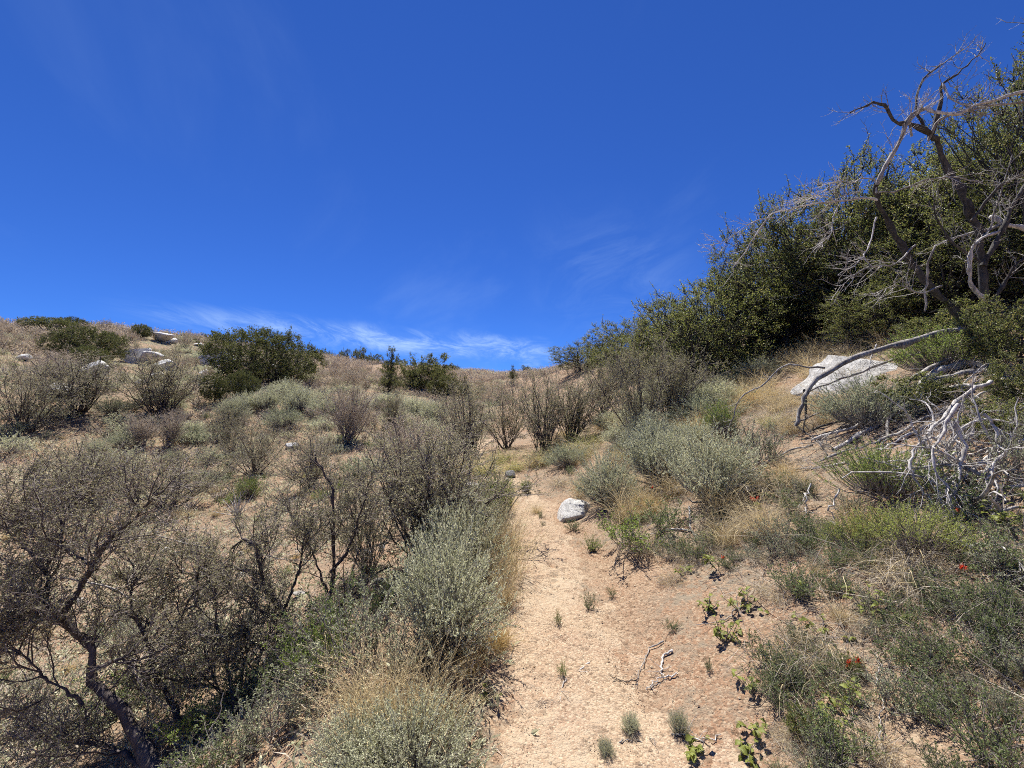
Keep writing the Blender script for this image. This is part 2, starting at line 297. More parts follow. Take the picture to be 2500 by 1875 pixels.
# ------------------------------------------------------------------ mesh collecting
class MB:
    def __init__(s): s.v = []; s.f = []; s.n = 0
    def add(s, verts, faces, mat=0, smooth=False):
        verts = np.asarray(verts, float).reshape(-1, 3); faces = np.asarray(faces, np.int64)
        s.v.append(verts); s.f.append((faces + s.n, mat, smooth)); s.n += len(verts)
    def tubes(s, P, Rr, sides=3, mat=0, smooth=True):
        """P (N,K,3) polylines, Rr (N,K) radii"""
        P = np.asarray(P, float); Rr = np.asarray(Rr, float)
        n, k, _ = P.shape
        if n == 0: return
        T = np.empty_like(P); T[:, 1:-1] = P[:, 2:] - P[:, :-2]; T[:, 0] = P[:, 1] - P[:, 0]; T[:, -1] = P[:, -1] - P[:, -2]
        T = unit(T)
        ref = np.where(np.abs(T[:, :1, 2:3]) > 0.9, np.array([1.0, 0, 0]), np.array([0, 0, 1.0]))
        u = unit(np.cross(T, np.broadcast_to(ref, T.shape)))
        for i in range(1, k):                                        # carry the frame along
            a = u[:, i - 1] - (u[:, i - 1] * T[:, i]).sum(-1, keepdims=True) * T[:, i]; u[:, i] = unit(a)
        v = np.cross(T, u)
        ang = np.arange(sides) * 2 * np.pi / sides
        ring = P[:, :, None] + Rr[:, :, None, None] * (np.cos(ang)[None, None, :, None] * u[:, :, None] + np.sin(ang)[None, None, :, None] * v[:, :, None])
        idx = np.arange(n * k * sides).reshape(n, k, sides)
        a = idx[:, :-1]; b = idx[:, 1:]
        q = np.stack([a, np.roll(a, -1, 2), np.roll(b, -1, 2), b], -1).reshape(-1, 4)
        s.add(ring, q, mat, smooth)
    def leaves(s, P, D, L, Wd, mat=0, nrm=None, fold=0.15):
        n = len(P)
        if n == 0: return
        D = unit(D)
        if nrm is None: nrm = rng.normal(size=(n, 3)) + [0, 0, 0.8]
        sd = unit(np.cross(D, nrm)); up = np.cross(sd, D)
        L = np.broadcast_to(L, n)[:, None]; Wd = np.broadcast_to(Wd, n)[:, None]
        m = P + D * L * 0.55 + up * L * fold
        v = np.stack([P, m + sd * Wd * 0.5, P + D * L, m - sd * Wd * 0.5], 1)
        s.add(v, np.arange(n * 4).reshape(n, 4), mat)
    def blades(s, P, mat, wd):
        """grass blades: polylines (N,K,3), flat ribbons narrowing to a point"""
        n, k, _ = P.shape
        if n == 0: return
        T = unit(P[:, -1] - P[:, 0]); sd = unit(np.cross(T, rng.normal(size=(n, 3))))
        taper = np.linspace(1, 0.12, k)[None, :, None]
        wd = np.broadcast_to(wd, n)[:, None, None]
        a = P + sd[:, None] * wd * taper * 0.5; b = P - sd[:, None] * wd * taper * 0.5
        v = np.stack([a, b], 2)
        idx = np.arange(n * k * 2).reshape(n, k, 2)
        q = np.stack([idx[:, :-1, 0], idx[:, :-1, 1], idx[:, 1:, 1], idx[:, 1:, 0]], -1).reshape(-1, 4)
        s.add(v, q, mat)
    def mesh(s, name, mats):
        me = bpy.data.meshes.new(name)
        if s.n == 0: return me
        V = np.concatenate(s.v); me.vertices.add(len(V)); me.vertices.foreach_set('co', V.astype(np.float32).ravel())
        loops = np.concatenate([f.ravel() for f, _, _ in s.f]); ks = np.concatenate([np.full(len(f), f.shape[1]) for f, _, _ in s.f])
        me.loops.add(len(loops)); me.loops.foreach_set('vertex_index', loops.astype(np.int32))
        me.polygons.add(len(ks)); st = np.concatenate([[0], np.cumsum(ks)[:-1]])
        me.polygons.foreach_set('loop_start', st.astype(np.int32))
        me.polygons.foreach_set('material_index', np.concatenate([np.full(len(f), m) for f, m, _ in s.f]).astype(np.int32))
        me.update(calc_edges=True)
        me.polygons.foreach_set('use_smooth', np.concatenate([np.full(len(f), sm) for f, _, sm in s.f]))
        for m in mats: me.materials.append(M[m] if isinstance(m, str) else m)
        return me
def link(name, data, parent=None, loc=None):
    o = bpy.data.objects.new(name, data); COL.objects.link(o)
    if parent: o.parent = parent
    if loc is not None: o.location = loc
    return o
def tag(o, label=None, cat=None, group=None, kind=None):
    if label: o['label'] = label
    if cat: o['category'] = cat
    if group: o['group'] = group
    if kind or cat: o['kind'] = kind or 'thing'
    return o

# polyline growth, many at once
def grow(P0, D, L, K, wig=0.15, up=0.0, sag=0.0):
    n = len(P0); P = np.empty((n, K, 3)); P[:, 0] = P0; d = unit(D).copy(); st = (np.broadcast_to(L, n) / (K - 1))[:, None]
    for i in range(1, K):
        d = unit(d + rng.normal(size=(n, 3)) * wig + np.array([0, 0, up - sag * i / K]))
        P[:, i] = P[:, i - 1] + d * st
    return P
def side_shoots(P, per, t0, t1, ang, L, K, wig=0.15, up=0.1, lenfall=0.4):
    """shoots leaving polylines P; returns shoots and the t at which each one leaves"""
    n, k, _ = P.shape; cnt = n * per
    src = np.repeat(np.arange(n), per); t = rng.uniform(t0, t1, cnt)
    f = t * (k - 1); i = np.minimum(f.astype(int), k - 2); fr = (f - i)[:, None]
    base = P[src, i] * (1 - fr) + P[src, i + 1] * fr
    T = unit(P[src, i + 1] - P[src, i])
    r = unit(np.cross(T, rng.normal(size=(cnt, 3))))
    a = ang * rng.uniform(0.6, 1.4, cnt)[:, None]
    D = np.cos(a) * T + np.sin(a) * r
    LL = L * rng.uniform(0.6, 1.3, cnt) * (1 - lenfall * t)
    return grow(base, D, LL, K, wig, up), t
def taper(n, K, r0, r1): return np.broadcast_to(np.linspace(r0, r1, K)[None], (n, K))
def along(P, per, t0=0.1, t1=1.0):
    n, k, _ = P.shape; src = np.repeat(np.arange(n), per); t = rng.uniform(t0, t1, n * per)
    f = t * (k - 1); i = np.minimum(f.astype(int), k - 2); fr = (f - i)[:, None]
    return P[src, i] * (1 - fr) + P[src, i + 1] * fr, unit(P[src, i + 1] - P[src, i])
def resample(pts, K):
    """smooth Catmull-Rom through control points"""
    p = np.asarray(pts, float); n = len(p)
    q = np.vstack([2 * p[0] - p[1], p, 2 * p[-1] - p[-2]])
    t = np.linspace(0, n - 1, K); i = np.minimum(t.astype(int), n - 2); f = (t - i)[:, None]
    a, b, c, d = q[i], q[i + 1], q[i + 2], q[i + 3]
    return 0.5 * (2 * b + (c - a) * f + (2 * a - 5 * b + 4 * c - d) * f ** 2 + (3 * b - a - 3 * c + d) * f ** 3)
def dome_dirs(n, spread):
    """upward directions fanned out to SPREAD radians from vertical"""
    th = spread * np.sqrt(rng.uniform(0, 1, n)); ph = rng.uniform(0, 2 * np.pi, n)
    return np.stack([np.sin(th) * np.cos(ph), np.sin(th) * np.sin(ph), np.cos(th)], -1)

# ------------------------------------------------------------------ plant prototypes: {part: mesh} with nominal width and height
def dims(*mbs):
    v = np.concatenate([q for m in mbs for q in m.v]); return 2 * np.percentile(np.abs(v[:, :2]).max(1), 97), np.percentile(v[:, 2], 98.5)
class Proto:
    def __init__(s, parts, w_, h_): s.parts = parts; s.w = w_; s.h = h_
def p_twiggy(seed, leaf='olive', wood='bark', twig='twig', n0=24, H0=1.6, spread=0.75, nleaf=4, leaf_l=0.017, per1=8, per2=5, r0=0.011):
    global rng; rng = np.random.default_rng(seed)
    st = MB(); fo = MB()
    d = dome_dirs(n0, spread); base = np.concatenate([rng.normal(size=(n0, 2)) * 0.07, np.full((n0, 1), -0.03)], 1)
    A = grow(base, d, H0 * rng.uniform(0.75, 1.12, n0), 9, 0.13, 0.05)
    st.tubes(A, taper(n0, 9, r0, r0 * 0.28) * rng.uniform(0.6, 1.5, (n0, 1)), 4, 0)
    B, _ = side_shoots(A, per1, 0.2, 0.97, 0.7, 0.5, 5, 0.2, 0.08)
    st.tubes(B, taper(len(B), 5, r0 * 0.36, r0 * 0.16), 3, 1)
    C, _ = side_shoots(B, per2, 0.1, 1.0, 0.8, 0.17, 3, 0.25, 0.06)
    st.tubes(C, taper(len(C), 3, r0 * 0.18, r0 * 0.10), 3, 1)
    for Q, k in ((C, nleaf), (B, nleaf + 1)):
        p, t = along(Q, k); dd = unit(t * 0.5 + rng.normal(size=p.shape) * 0.7)
        fo.leaves(p, dd, leaf_l * rng.uniform(0.6, 1.4, len(p)), leaf_l * 0.62, 0)
    return Proto([('stems', st.mesh('stems', [wood, twig])), ('foliage', fo.mesh('foliage', [leaf]))], *dims(fo))
def p_sage(seed, leaf='sage', H0=0.6, W0=0.8, n=260, nl=20, ll=0.03, lw=0.007, upright=0.5, wood='dead'):
    global rng; rng = np.random.default_rng(seed)
    st = MB(); fo = MB()
    nb = 12; A = grow(np.zeros((nb, 3)) - [0, 0, 0.03], dome_dirs(nb, 1.25), np.full(nb, H0 * 0.55), 5, 0.25, 0.0)
    st.tubes(A, taper(nb, 5, 0.011, 0.005), 4, 0)
    r = np.sqrt(rng.uniform(0, 1, n)); ph = rng.uniform(0, 2 * np.pi, n)
    lob = 1 + 0.24 * np.sin(2 * ph + seed) + 0.20 * np.sin(5 * ph + 2 * seed); hl = 1 + 0.22 * np.sin(3 * ph + 1.7 * seed) * r
    bx = np.stack([r * np.cos(ph) * W0 * 0.5 * lob, r * np.sin(ph) * W0 * 0.5 * lob, np.sqrt(np.maximum(0, 1 - r ** 2 * 0.9)) * H0 * 0.62 * hl * rng.uniform(0.6, 1.15, n)], -1)
    d = unit(np.stack([np.cos(ph) * r, np.sin(ph) * r, np.full(n, upright)], -1) + rng.normal(size=(n, 3)) * 0.25)
    tip = bx + d * (H0 * rng.uniform(0.2, 0.52, n))[:, None]
    foot = bx * np.array([0.35, 0.35, 0.25])
    S = np.stack([foot, foot * 0.4 + bx * 0.6 - [0, 0, 0.03], bx, (bx + tip) / 2 + rng.normal(size=(n, 3)) * 0.01, tip], 1)
    st.tubes(S, taper(n, 5, 0.0032, 0.0012), 3, 0)
    p, t = along(S, nl, 0.48, 1.0); dd = unit(t + rng.normal(size=p.shape) * 0.5)
    fo.leaves(p, dd, ll * rng.uniform(0.6, 1.3, len(p)), lw * rng.uniform(0.8, 1.3, len(p)), 0)
    p, t = along(S, max(2, nl // 5), 0.25, 0.55); dd = unit(t + rng.normal(size=p.shape) * 0.8)
    fo.leaves(p, dd, ll * 0.8, lw, 0)
    return Proto([('stems', st.mesh('stems', [wood])), ('foliage', fo.mesh('foliage', [leaf]))], *dims(fo))
def p_grass(seed, mat='straw', n=160, H0=0.45, spread=0.7, wd=0.0035, K=5, base=0.05, sag=0.5, heads=0, mat2=None):
    global rng; rng = np.random.default_rng(seed)
    b = MB()
    d = dome_dirs(n, spread); p0 = np.concatenate([rng.normal(size=(n, 2)) * base, np.full((n, 1), -0.02)], 1)
    L = H0 * rng.uniform(0.45, 1.15, n)
    P = grow(p0, d, L, K, 0.12, 0.0, sag)
    k = n // 3 if mat2 else 0
    b.blades(P[k:], 0, wd * rng.uniform(0.6, 1.3, n - k))
    if k: b.blades(P[:k], 1, wd * 1.2)
    if heads:
        p, t = along(P[:heads], 9, 0.72, 1.0); b.leaves(p, unit(t + rng.normal(size=p.shape) * 0.25), 0.018, 0.004, 0)
    return Proto([(None, b.mesh('grass_blades', [mat] + ([mat2] if mat2 else [])))], 2 * H0 * math.sin(min(spread, 1.2)) * 0.85, H0 * 0.95)
def p_herb(seed, leaf='herb', H0=0.35, n=26, per=7, ll=0.02, lw=0.010, spread=1.0, wood='twig', nl=7):
    global rng; rng = np.random.default_rng(seed)
    st = MB(); fo = MB()
    A = grow(np.concatenate([rng.normal(size=(n, 2)) * 0.06, np.full((n, 1), -0.02)], 1), dome_dirs(n, spread), H0 * rng.uniform(0.6, 1.15, n), 6, 0.16, 0.06)
    st.tubes(A, taper(n, 6, 0.0032, 0.0013), 3, 0)
    B, _ = side_shoots(A, per, 0.2, 1.0, 0.7, H0 * 0.3, 3, 0.2, 0.1)
    st.tubes(B, taper(len(B), 3, 0.0014, 0.0008), 3, 0)
    for Q, k in ((B, nl), (A, nl)):
        p, t = along(Q, k); fo.leaves(p, unit(t * 0.6 + rng.normal(size=p.shape) * 0.6 + [0, 0, 0.2]), ll * rng.uniform(0.6, 1.3, len(p)), lw * rng.uniform(0.7, 1.2, len(p)), 0)
    return Proto([('stems', st.mesh('stems', [wood])), ('foliage', fo.mesh('foliage', [leaf]))], H0 * 1.7, H0)
def lumpy(dirs, seed, amp=0.22, f=2.3):
    x, y, z = dirs.T
    return 1 + amp * (np.sin(f * x * 2 + seed) * np.cos(f * y * 1.7 + seed * 2.1) + 0.7 * np.sin(f * 2.1 * z + 1.3 * seed + 3 * x) + 0.5 * np.cos(f * 3.1 * y + 2 * x + seed))
def p_tree(seed, leaf='oak', bark='oak_bark', Wd=3.2, Ht=3.8, clumps=520, per=56, cr=0.23, ll=0.040, lw=0.024, low=0.12, trunks=4, profile='dome', flat=1.0, lean=0.15, spikes=60, dead_twigs=0, amp=0.22):
    """crown of leafy sprays carried by limbs that run from the trunks to every few sprays"""
    global rng; rng = np.random.default_rng(seed)
    tr = MB(); li = MB(); fo = MB()
    # spray centres
    n = clumps; c = []
    while len(c) < n:
        q = rng.uniform(-1, 1, (n * 3, 3)); rr = np.linalg.norm(q, axis=1); q = q[(rr > 0.30) & (rr < 1)]
        rr = np.linalg.norm(q, axis=1); q = q[rng.uniform(size=len(q)) < (0.25 + 0.75 * rr ** 2)]
        d = unit(q); q = q * lumpy(d, seed, amp)[:, None]
        if profile == 'dome':
            q = q[q[:, 2] > -0.75]
            cz = Ht * (low + (1 - low) * (q[:, 2] + 0.85) / 1.85); cx = q[:, 0] * Wd / 2; cy = q[:, 1] * Wd / 2
        else:                                                        # cone
            h = (q[:, 2] + 1) / 2; cz = Ht * (low + (1 - low) * np.clip(h, 0, 1.05)); s_ = (1.12 - np.clip(h, 0, 1.02)) ** 0.5
            cx = q[:, 0] * Wd / 2 * s_ * 1.15; cy = q[:, 1] * Wd / 2 * s_ * 1.15
        c += list(np.stack([cx, cy, cz], -1))
    c = np.array(c[:n])
    # trunks
    T = []
    for k in range(trunks):
        a = 2 * math.pi * k / max(trunks, 1) + rng.uniform(-0.5, 0.5)
        top = np.array([math.cos(a) * Wd * 0.2 * (trunks > 1), math.sin(a) * Wd * 0.2 * (trunks > 1), Ht * (0.66 if profile == 'dome' else 0.93)])
        b0 = np.array([math.cos(a) * 0.10 * (trunks > 1), math.sin(a) * 0.10 * (trunks > 1), -0.08])
        mid = b0 * 0.5 + top * 0.5 + rng.normal(size=3) * [lean, lean, 0.05] * Ht * 0.25
        T.append(resample([b0, b0 * 0.7 + mid * 0.3 + rng.normal(size=3) * 0.04, mid, top], 12))
    T = np.array(T); r0 = 0.020 * Ht * (1.4 if trunks == 1 else 0.9)
    tr.tubes(T, taper(len(T), 12, r0, r0 * 0.3), 7, 0)
    # limbs to every third spray
    sel = c[::3]; lb = []
    for q in sel:
        k = int(np.argmin(np.linalg.norm(T[:, 7, :2] - q[None, :2] * 0.5, axis=1))); hgt = np.clip(q[2] * rng.uniform(0.35, 0.75), 0.12 * Ht, None)
        j = int(np.argmin(np.abs(T[k, :, 2] - hgt))); s0 = T[k, j]
        m1 = s0 * 0.6 + q * 0.4 + np.array([0, 0, -0.05 * Ht]) + rng.normal(size=3) * 0.05 * Ht
        lb.append(resample([s0, m1, q], 7))
    lb = np.array(lb); li.tubes(lb, taper(len(lb), 7, r0 * 0.34, r0 * 0.08), 4, 0)
    # twigs and leaves in each spray, growing outwards and up
    cen = np.array([0, 0, Ht * 0.4]); outw = unit(c - cen)
    tw_per = 7; src = np.repeat(np.arange(n), tw_per)
    td = unit(outw[src] * 0.8 + rng.normal(size=(n * tw_per, 3)) * 0.65 + [0, 0, 0.45 * flat])
    tw = grow(c[src] - outw[src] * cr * 0.5, td, cr * 1.25 * rng.uniform(0.6, 1.3, len(src)), 4, 0.2, 0.05)
    li.tubes(tw, taper(len(tw), 4, 0.006, 0.0025), 3, 0)
    if spikes:
        top = c[np.argsort(-(np.linalg.norm(c - cen, axis=1) + 0.4 * c[:, 2]))[:spikes]]
        sp = grow(top, unit(unit(top - cen) * 0.6 + [0, 0, 0.9]), rng.uniform(0.25, 0.55, len(top)) * (Ht / 3.8), 4, 0.12)
        li.tubes(sp, taper(len(sp), 4, 0.006, 0.003), 3, 0)
        p, t = along(sp, 26, 0.1, 1.0)
        fo.leaves(p, unit(t * 0.4 + rng.normal(size=p.shape) * 0.7), ll * rng.uniform(0.7, 1.2, len(p)), lw, 0)
    if dead_twigs:
        dt = grow(c[:dead_twigs], unit(outw[:dead_twigs] + [0, 0, 0.4]), rng.uniform(0.4, 0.9, dead_twigs), 5, 0.22)
        ds, _ = side_shoots(dt, 6, 0.3, 1, 0.8, 0.2, 3, 0.2)
        li.tubes(dt, taper(len(dt), 5, 0.008, 0.003), 3, 1); li.tubes(ds, taper(len(ds), 3, 0.003, 0.0015), 3, 1)
    k = max(1, per // tw_per)
    p, t = along(tw, k, 0.15, 1.0)
    dd = unit(t * 0.35 + rng.normal(size=p.shape) * 0.75 + [0, 0, 0.1])
    fo.leaves(p + rng.normal(size=p.shape) * cr * 0.07, dd, ll * rng.uniform(0.6, 1.3, len(p)), lw * rng.uniform(0.7, 1.2, len(p)), 0)
    allv = np.concatenate(fo.v); Wa = 2 * np.percentile(np.abs(allv[:, :2]).max(1), 98.5); Ha = np.percentile(allv[:, 2], 99.3)
    return Proto([('trunk', tr.mesh('trunk', [bark])), ('limbs', li.mesh('limbs', [bark, 'dead'])), ('crown', fo.mesh('crown', [leaf]))], Wa, Ha)
def join_proto(p):
    """one mesh with all parts' materials, for things too far away to show parts"""
    bm = bmesh.new(); mats = []
    for _, me in p.parts:
        off = len(mats); mats += list(me.materials); k = len(bm.faces); bm.from_mesh(me); bm.faces.ensure_lookup_table()
        for f in bm.faces[k:]: f.material_index += off
    me = bpy.data.meshes.new('joined'); bm.to_mesh(me); bm.free()
    for m in mats: me.materials.append(m)
    return Proto([(None, me)], p.w, p.h)

def put(proto, name, loc, sx, sz, rz, label, cat, group=None, tilt=(0, 0)):
    """one plant: an Empty (or a single mesh) with its own copies of the parts"""
    if proto.parts[0][0] is None: root = link(name, proto.parts[0][1])
    else:
        root = link(name, None)
        for pn, me in proto.parts:
            if len(me.vertices): link(pn, me, root)
    if tilt == (0, 0) and cat in ('shrub', 'sagebrush', 'plant', 'grass'): tilt = (random.uniform(-0.16, 0.16), random.uniform(-0.16, 0.16))
    root.location = loc; root.scale = (sx * random.uniform(0.86, 1.14), sx * random.uniform(0.86, 1.14), sz); root.rotation_euler = (tilt[0], tilt[1], rz)
    return tag(root, label, cat, group)
def plant(proto, name, px, py, wpx, hpx, label, cat, group=None, rz=None, sink=0.0):
    p, d = G(px, py)
    if name in ('trail_sprig', 'sage_sprig'): wpx, hpx = wpx * 0.75, hpx * 0.75
    sx = wpx * d / FPX / proto.w; sz = hpx * d / FPX / proto.h
    p = p - [0, 0, sink]
    return put(proto, name, p, sx, sz, random.uniform(0, 6.28) if rz is None else rz, label, cat, group)

# ================================================================== THE SETTING
def sinh_axis(n, lo, hi, c, k):
    a = math.asinh((lo - c) * math.sinh(k) / 160) / k; b = math.asinh((hi - c) * math.sinh(k) / 160) / k
    return c + 160 * np.sinh(np.linspace(a, b, n) * k) / math.sinh(k)
gx = sinh_axis(430, -160, 160, 0.5, 4.6); gy = sinh_axis(400, -30, 200, 2.5, 4.6)
XX, YY = np.meshgrid(gx, gy); ZZ = H(XX, YY)
mb = MB(); ii = np.arange(XX.size).reshape(XX.shape)
mb.add(np.stack([XX, YY, ZZ], -1), np.stack([ii[:-1, :-1], ii[:-1, 1:], ii[1:, 1:], ii[1:, :-1]], -1).reshape(-1, 4), 0, True)
tag(link('ground', mb.mesh('ground', ['ground'])), 'tan and reddish granite soil of the bank, gully and far hillside', None, None, 'structure')
def H(x, y):
    """from here on: height of the ground sheet as meshed, so that everything rests on it"""
    x = np.clip(np.asarray(x, float), gx[0], gx[-1] - 1e-6); y = np.clip(np.asarray(y, float), gy[0], gy[-1] - 1e-6)
    i = np.clip(np.searchsorted(gx, x, 'right') - 1, 0, len(gx) - 2); j = np.clip(np.searchsorted(gy, y, 'right') - 1, 0, len(gy) - 2)
    fx = (x - gx[i]) / (gx[i + 1] - gx[i]); fy = (y - gy[j]) / (gy[j + 1] - gy[j])
    return (ZZ[j, i] * (1 - fx) + ZZ[j, i + 1] * fx) * (1 - fy) + (ZZ[j + 1, i] * (1 - fx) + ZZ[j + 1, i + 1] * fx) * fy
# trail: its own sheet of trodden sand, dipping under the soil at its ragged edges
tp = resample(np.column_stack([TRAIL, np.zeros(len(TRAIL))]), 900)[:, :2]
tn = np.gradient(tp, axis=0); tn = tn / np.linalg.norm(tn, axis=1, keepdims=True); tn = np.stack([tn[:, 1], -tn[:, 0]], -1)
us = np.linspace(-1, 1, 61); hw = 0.36 + 0.18 * np.clip(1 - np.abs(tp[:, 1] - 1.2) / 3.2, 0, 1)
wl = hw * (0.9 + 0.5 * (vnoise(tp[:, 1] * 2.1, tp[:, 1] * 0, 21))); wr = hw * (0.85 + 0.45 * np.clip(1 - np.abs(tp[:, 1] - 1.2) / 2.6, 0, 1) + 0.7 * (vnoise(tp[:, 1] * 1.7, tp[:, 1] * 0 + 5, 22)))
off = np.where(us[None] < 0, us[None] * wl[:, None], us[None] * wr[:, None])
tx = tp[:, :1] + tn[:, :1] * off; ty = tp[:, 1:] + tn[:, 1:] * off
tz = H(tx, ty) + 0.013 - 0.030 * np.abs(us[None]) ** 2.4 + (fbm(tx * 11, ty * 11, 31, 4) - 0.47) * 0.046 * np.clip(np.abs(us[None]) * 1.5 - 0.2, 0.2, 1)
fr_ = np.random.default_rng(6)
for k in range(90):                                                  # shoe prints, heel and ball, worn soft
    q = fr_.uniform(0.6, 8.0); c_ = np.interp(q, TRAIL[:, 1], TRAIL[:, 0]) + fr_.normal() * 0.13; an = fr_.normal() * 0.25
    for dy_, L_, W_ in ((0.0, 0.085, 0.05), (-0.16, 0.05, 0.04)):
        ex = tx - c_; ey = ty - q - dy_; e1 = ex * math.cos(an) - ey * math.sin(an); e2 = ex * math.sin(an) + ey * math.cos(an)
        r_ = np.sqrt((e1 / W_) ** 2 + (e2 / L_) ** 2); tz = tz - fr_.uniform(0.004, 0.011) * np.exp(-r_ ** 4) + 0.004 * np.exp(-((r_ - 1.35) / 0.3) ** 2)
mb = MB(); ii = np.arange(tx.size).reshape(tx.shape)
mb.add(np.stack([tx, ty, tz], -1), np.stack([ii[:-1, :-1], ii[:-1, 1:], ii[1:, 1:], ii[1:, :-1]], -1).reshape(-1, 4), 0, True)
tag(link('trail', mb.mesh('trail', ['trail'])), 'pale sandy footpath running uphill', None, None, 'structure')

# coarse grit on trail and bank
rng = np.random.default_rng(5)
n = 46000
qy = 0.9 + rng.power(0.9, n) * 6.5; qx = rng.normal(0.55, 0.75, n) * (0.6 + 0.16 * qy)
hz_ = H(qx, qy); td, _, _ = trail_dist(qx, qy)
s = rng.uniform(0.0014, 0.0034, n) * (1 + (rng.uniform(size=n) > 0.985) * 1.8)
octv = np.array([(1, 0, 0), (0, 1, 0), (-1, 0, 0), (0, -1, 0), (0, 0, 0.8), (0, 0, -0.6)], float)
rot = rng.uniform(0, 6.28, n); cr_, sr_ = np.cos(rot), np.sin(rot); asp = rng.uniform(0.6, 1.3, (n, 3))
v = octv[None] * (s[:, None] * asp)[:, None, :]
v = np.stack([v[..., 0] * cr_[:, None] - v[..., 1] * sr_[:, None], v[..., 0] * sr_[:, None] + v[..., 1] * cr_[:, None], v[..., 2]], -1)
v += np.stack([qx, qy, hz_ + s * 0.35 + 0.008 * (td < 0.35)], -1)[:, None]
of = np.array([(0, 1, 4), (1, 2, 4), (2, 3, 4), (3, 0, 4)])
mb = MB(); mb.add(v, (np.arange(n)[:, None, None] * 6 + of[None]).reshape(-1, 3), 0)
tag(link('gravel', mb.mesh('gravel', ['pebble'])), 'coarse loose granite grit on the trail and its bank', 'gravel', None, 'stuff')

# ================================================================== ROCKS
def fb3(p, seed):
    s = np.zeros(len(p)); a = 0.5; r = np.random.default_rng(seed)
    for o in range(5):
        for _ in range(3):
            k = r.normal(size=3) * 1.6 * 2 ** o; s += a / 3 * np.sin(p @ k + r.uniform(0, 6.28))
        a *= 0.52
    return s
def rock_mesh(seed, sub=4, cuts=7, rough=0.16):
    bm = bmesh.new(); bmesh.ops.create_icosphere(bm, subdivisions=sub, radius=1.0)
    v = np.array([x.co[:] for x in bm.verts]); r = np.random.default_rng(seed)
    for _ in range(cuts):
        nrm = unit(r.normal(size=3)); lim = r.uniform(0.38, 0.75); e = v @ nrm - lim
        v = v - np.where(e > 0, e * 0.88, 0)[:, None] * nrm
    v = v * (1 + rough * fb3(v * 1.3, seed))[:, None]
    for q, co in zip(bm.verts, v): q.co = co
    for f in bm.faces: f.smooth = True
    me = bpy.data.meshes.new('rock'); bm.to_mesh(me); bm.free()
    return me
RXY = []
ROCKS = [rock_mesh(40 + i, 4, 16, 0.22) for i in range(6)]
def rock(name, px, py, wpx, hpx, label, mat='rock', var=0, group=None, deep=0.8, rz=None, sink=0.3, cat='rock', tilt=0.0):
    p, d = G(px, py); me = ROCKS[var].copy(); me.materials.clear(); me.materials.append(M[mat])
    o = link(name, me); a = wpx * d / FPX / 2; h = hpx * d / FPX
    b = np.array([v.co[:] for v in me.vertices]); o.scale = (a, a * deep, h / (2 - sink * 2) )
    RXY.append((p[0], p[1], a)); o.location = p + [0, a * deep * 0.6, h * (0.5 - sink * 0.5)]; o.rotation_euler = (0, tilt, random.uniform(-0.5, 0.5) if rz is None else rz)
    return tag(o, label, cat, group)
def cut_rock(seed, planes, rough=0.05, sub=5):
    bm = bmesh.new(); bmesh.ops.create_icosphere(bm, subdivisions=sub, radius=1.0); v = np.array([x.co[:] for x in bm.verts])
    for nx, ny, nz, lim in planes:
        nrm = unit(np.array([nx, ny, nz], float)); e = v @ nrm - lim; v = v - np.where(e > 0, e * 0.9, 0)[:, None] * nrm
    v = v * (1 + rough * fb3(v * 2.4, seed) + 0.05 * fb3(v * 0.8, seed + 1))[:, None]
    for q, co in zip(bm.verts, v): q.co = co
    for f in bm.faces: f.smooth = True
    me = bpy.data.meshes.new('rock'); bm.to_mesh(me); bm.free(); return me
p_, d_ = G(1408, 1268); me_ = cut_rock(3, ((-0.25, -0.62, 0.74, 0.60), (-0.9, -0.1, 0.35, 0.72), (0.75, -0.5, 0.25, 0.70), (0.1, -0.8, -0.5, 0.62), (0.3, 0.5, 0.8, 0.80))); me_.materials.append(M['white'])
tag(link('boulder', me_, None, p_ + [0, 0.14, 0.025]), 'speckled white granite boulder at the trail edge under a sagebrush', 'boulder').scale = (0.24, 0.22, 0.20)
p_, d_ = G(2125, 925); me_ = cut_rock(8, ((0, 0, 1, 0.75), (-0.6, -0.6, 0.35, 0.75), (0.2, -0.9, 0.2, 0.7), (0.85, 0.2, 0.4, 0.66), (-0.9, 0.3, 0.2, 0.66), (-0.5, 0.8, 0.3, 0.6), (0.6, -0.7, 0.3, 0.62)), 0.15, 6); me_.materials.append(M['slab'])
sl_ = link('rock_slab', me_, None, p_ + [0.05, 0.2, -0.02]); sl_.scale = (1.0, 0.8, 0.20); sl_.rotation_euler = (R(24), R(-21), 0.25)
tag(sl_, 'broad pale rock slab sloping behind the arching dead branch', 'rock slab')
rock('stone', 2102, 912, 26, 22, 'dark fist-sized stone lying on the broad pale slab', 'darkrock', 2, None, 0.9, 0.2, -0.6, 'stone')
rock('stone', 2055, 890, 22, 10, 'flat dark stone on the upper edge of the pale slab', 'darkrock', 3, None, 0.9, 0.2, -0.8, 'stone')
rock('boulder', 1765, 925, 70, 80, 'grey boulder in shade under the oak at the top of the bank', 'rock', 1, None, 0.9, None, 0.2, 'boulder')
rock('rock', 1245, 1168, 34, 26, 'whitish rock where the trail bends out of sight', 'slab', 2, None, 0.9, None, 0.25)
rock('rock', 1238, 1180, 20, 14, 'small white stone in front of the rock at the trail bend', 'slab', 4, None, 0.9, None, 0.25, 'stone')
rock('rock', 1140, 1218, 95, 46, 'long pale rock half hidden behind the tall twiggy bush beside the trail', 'rock', 5)
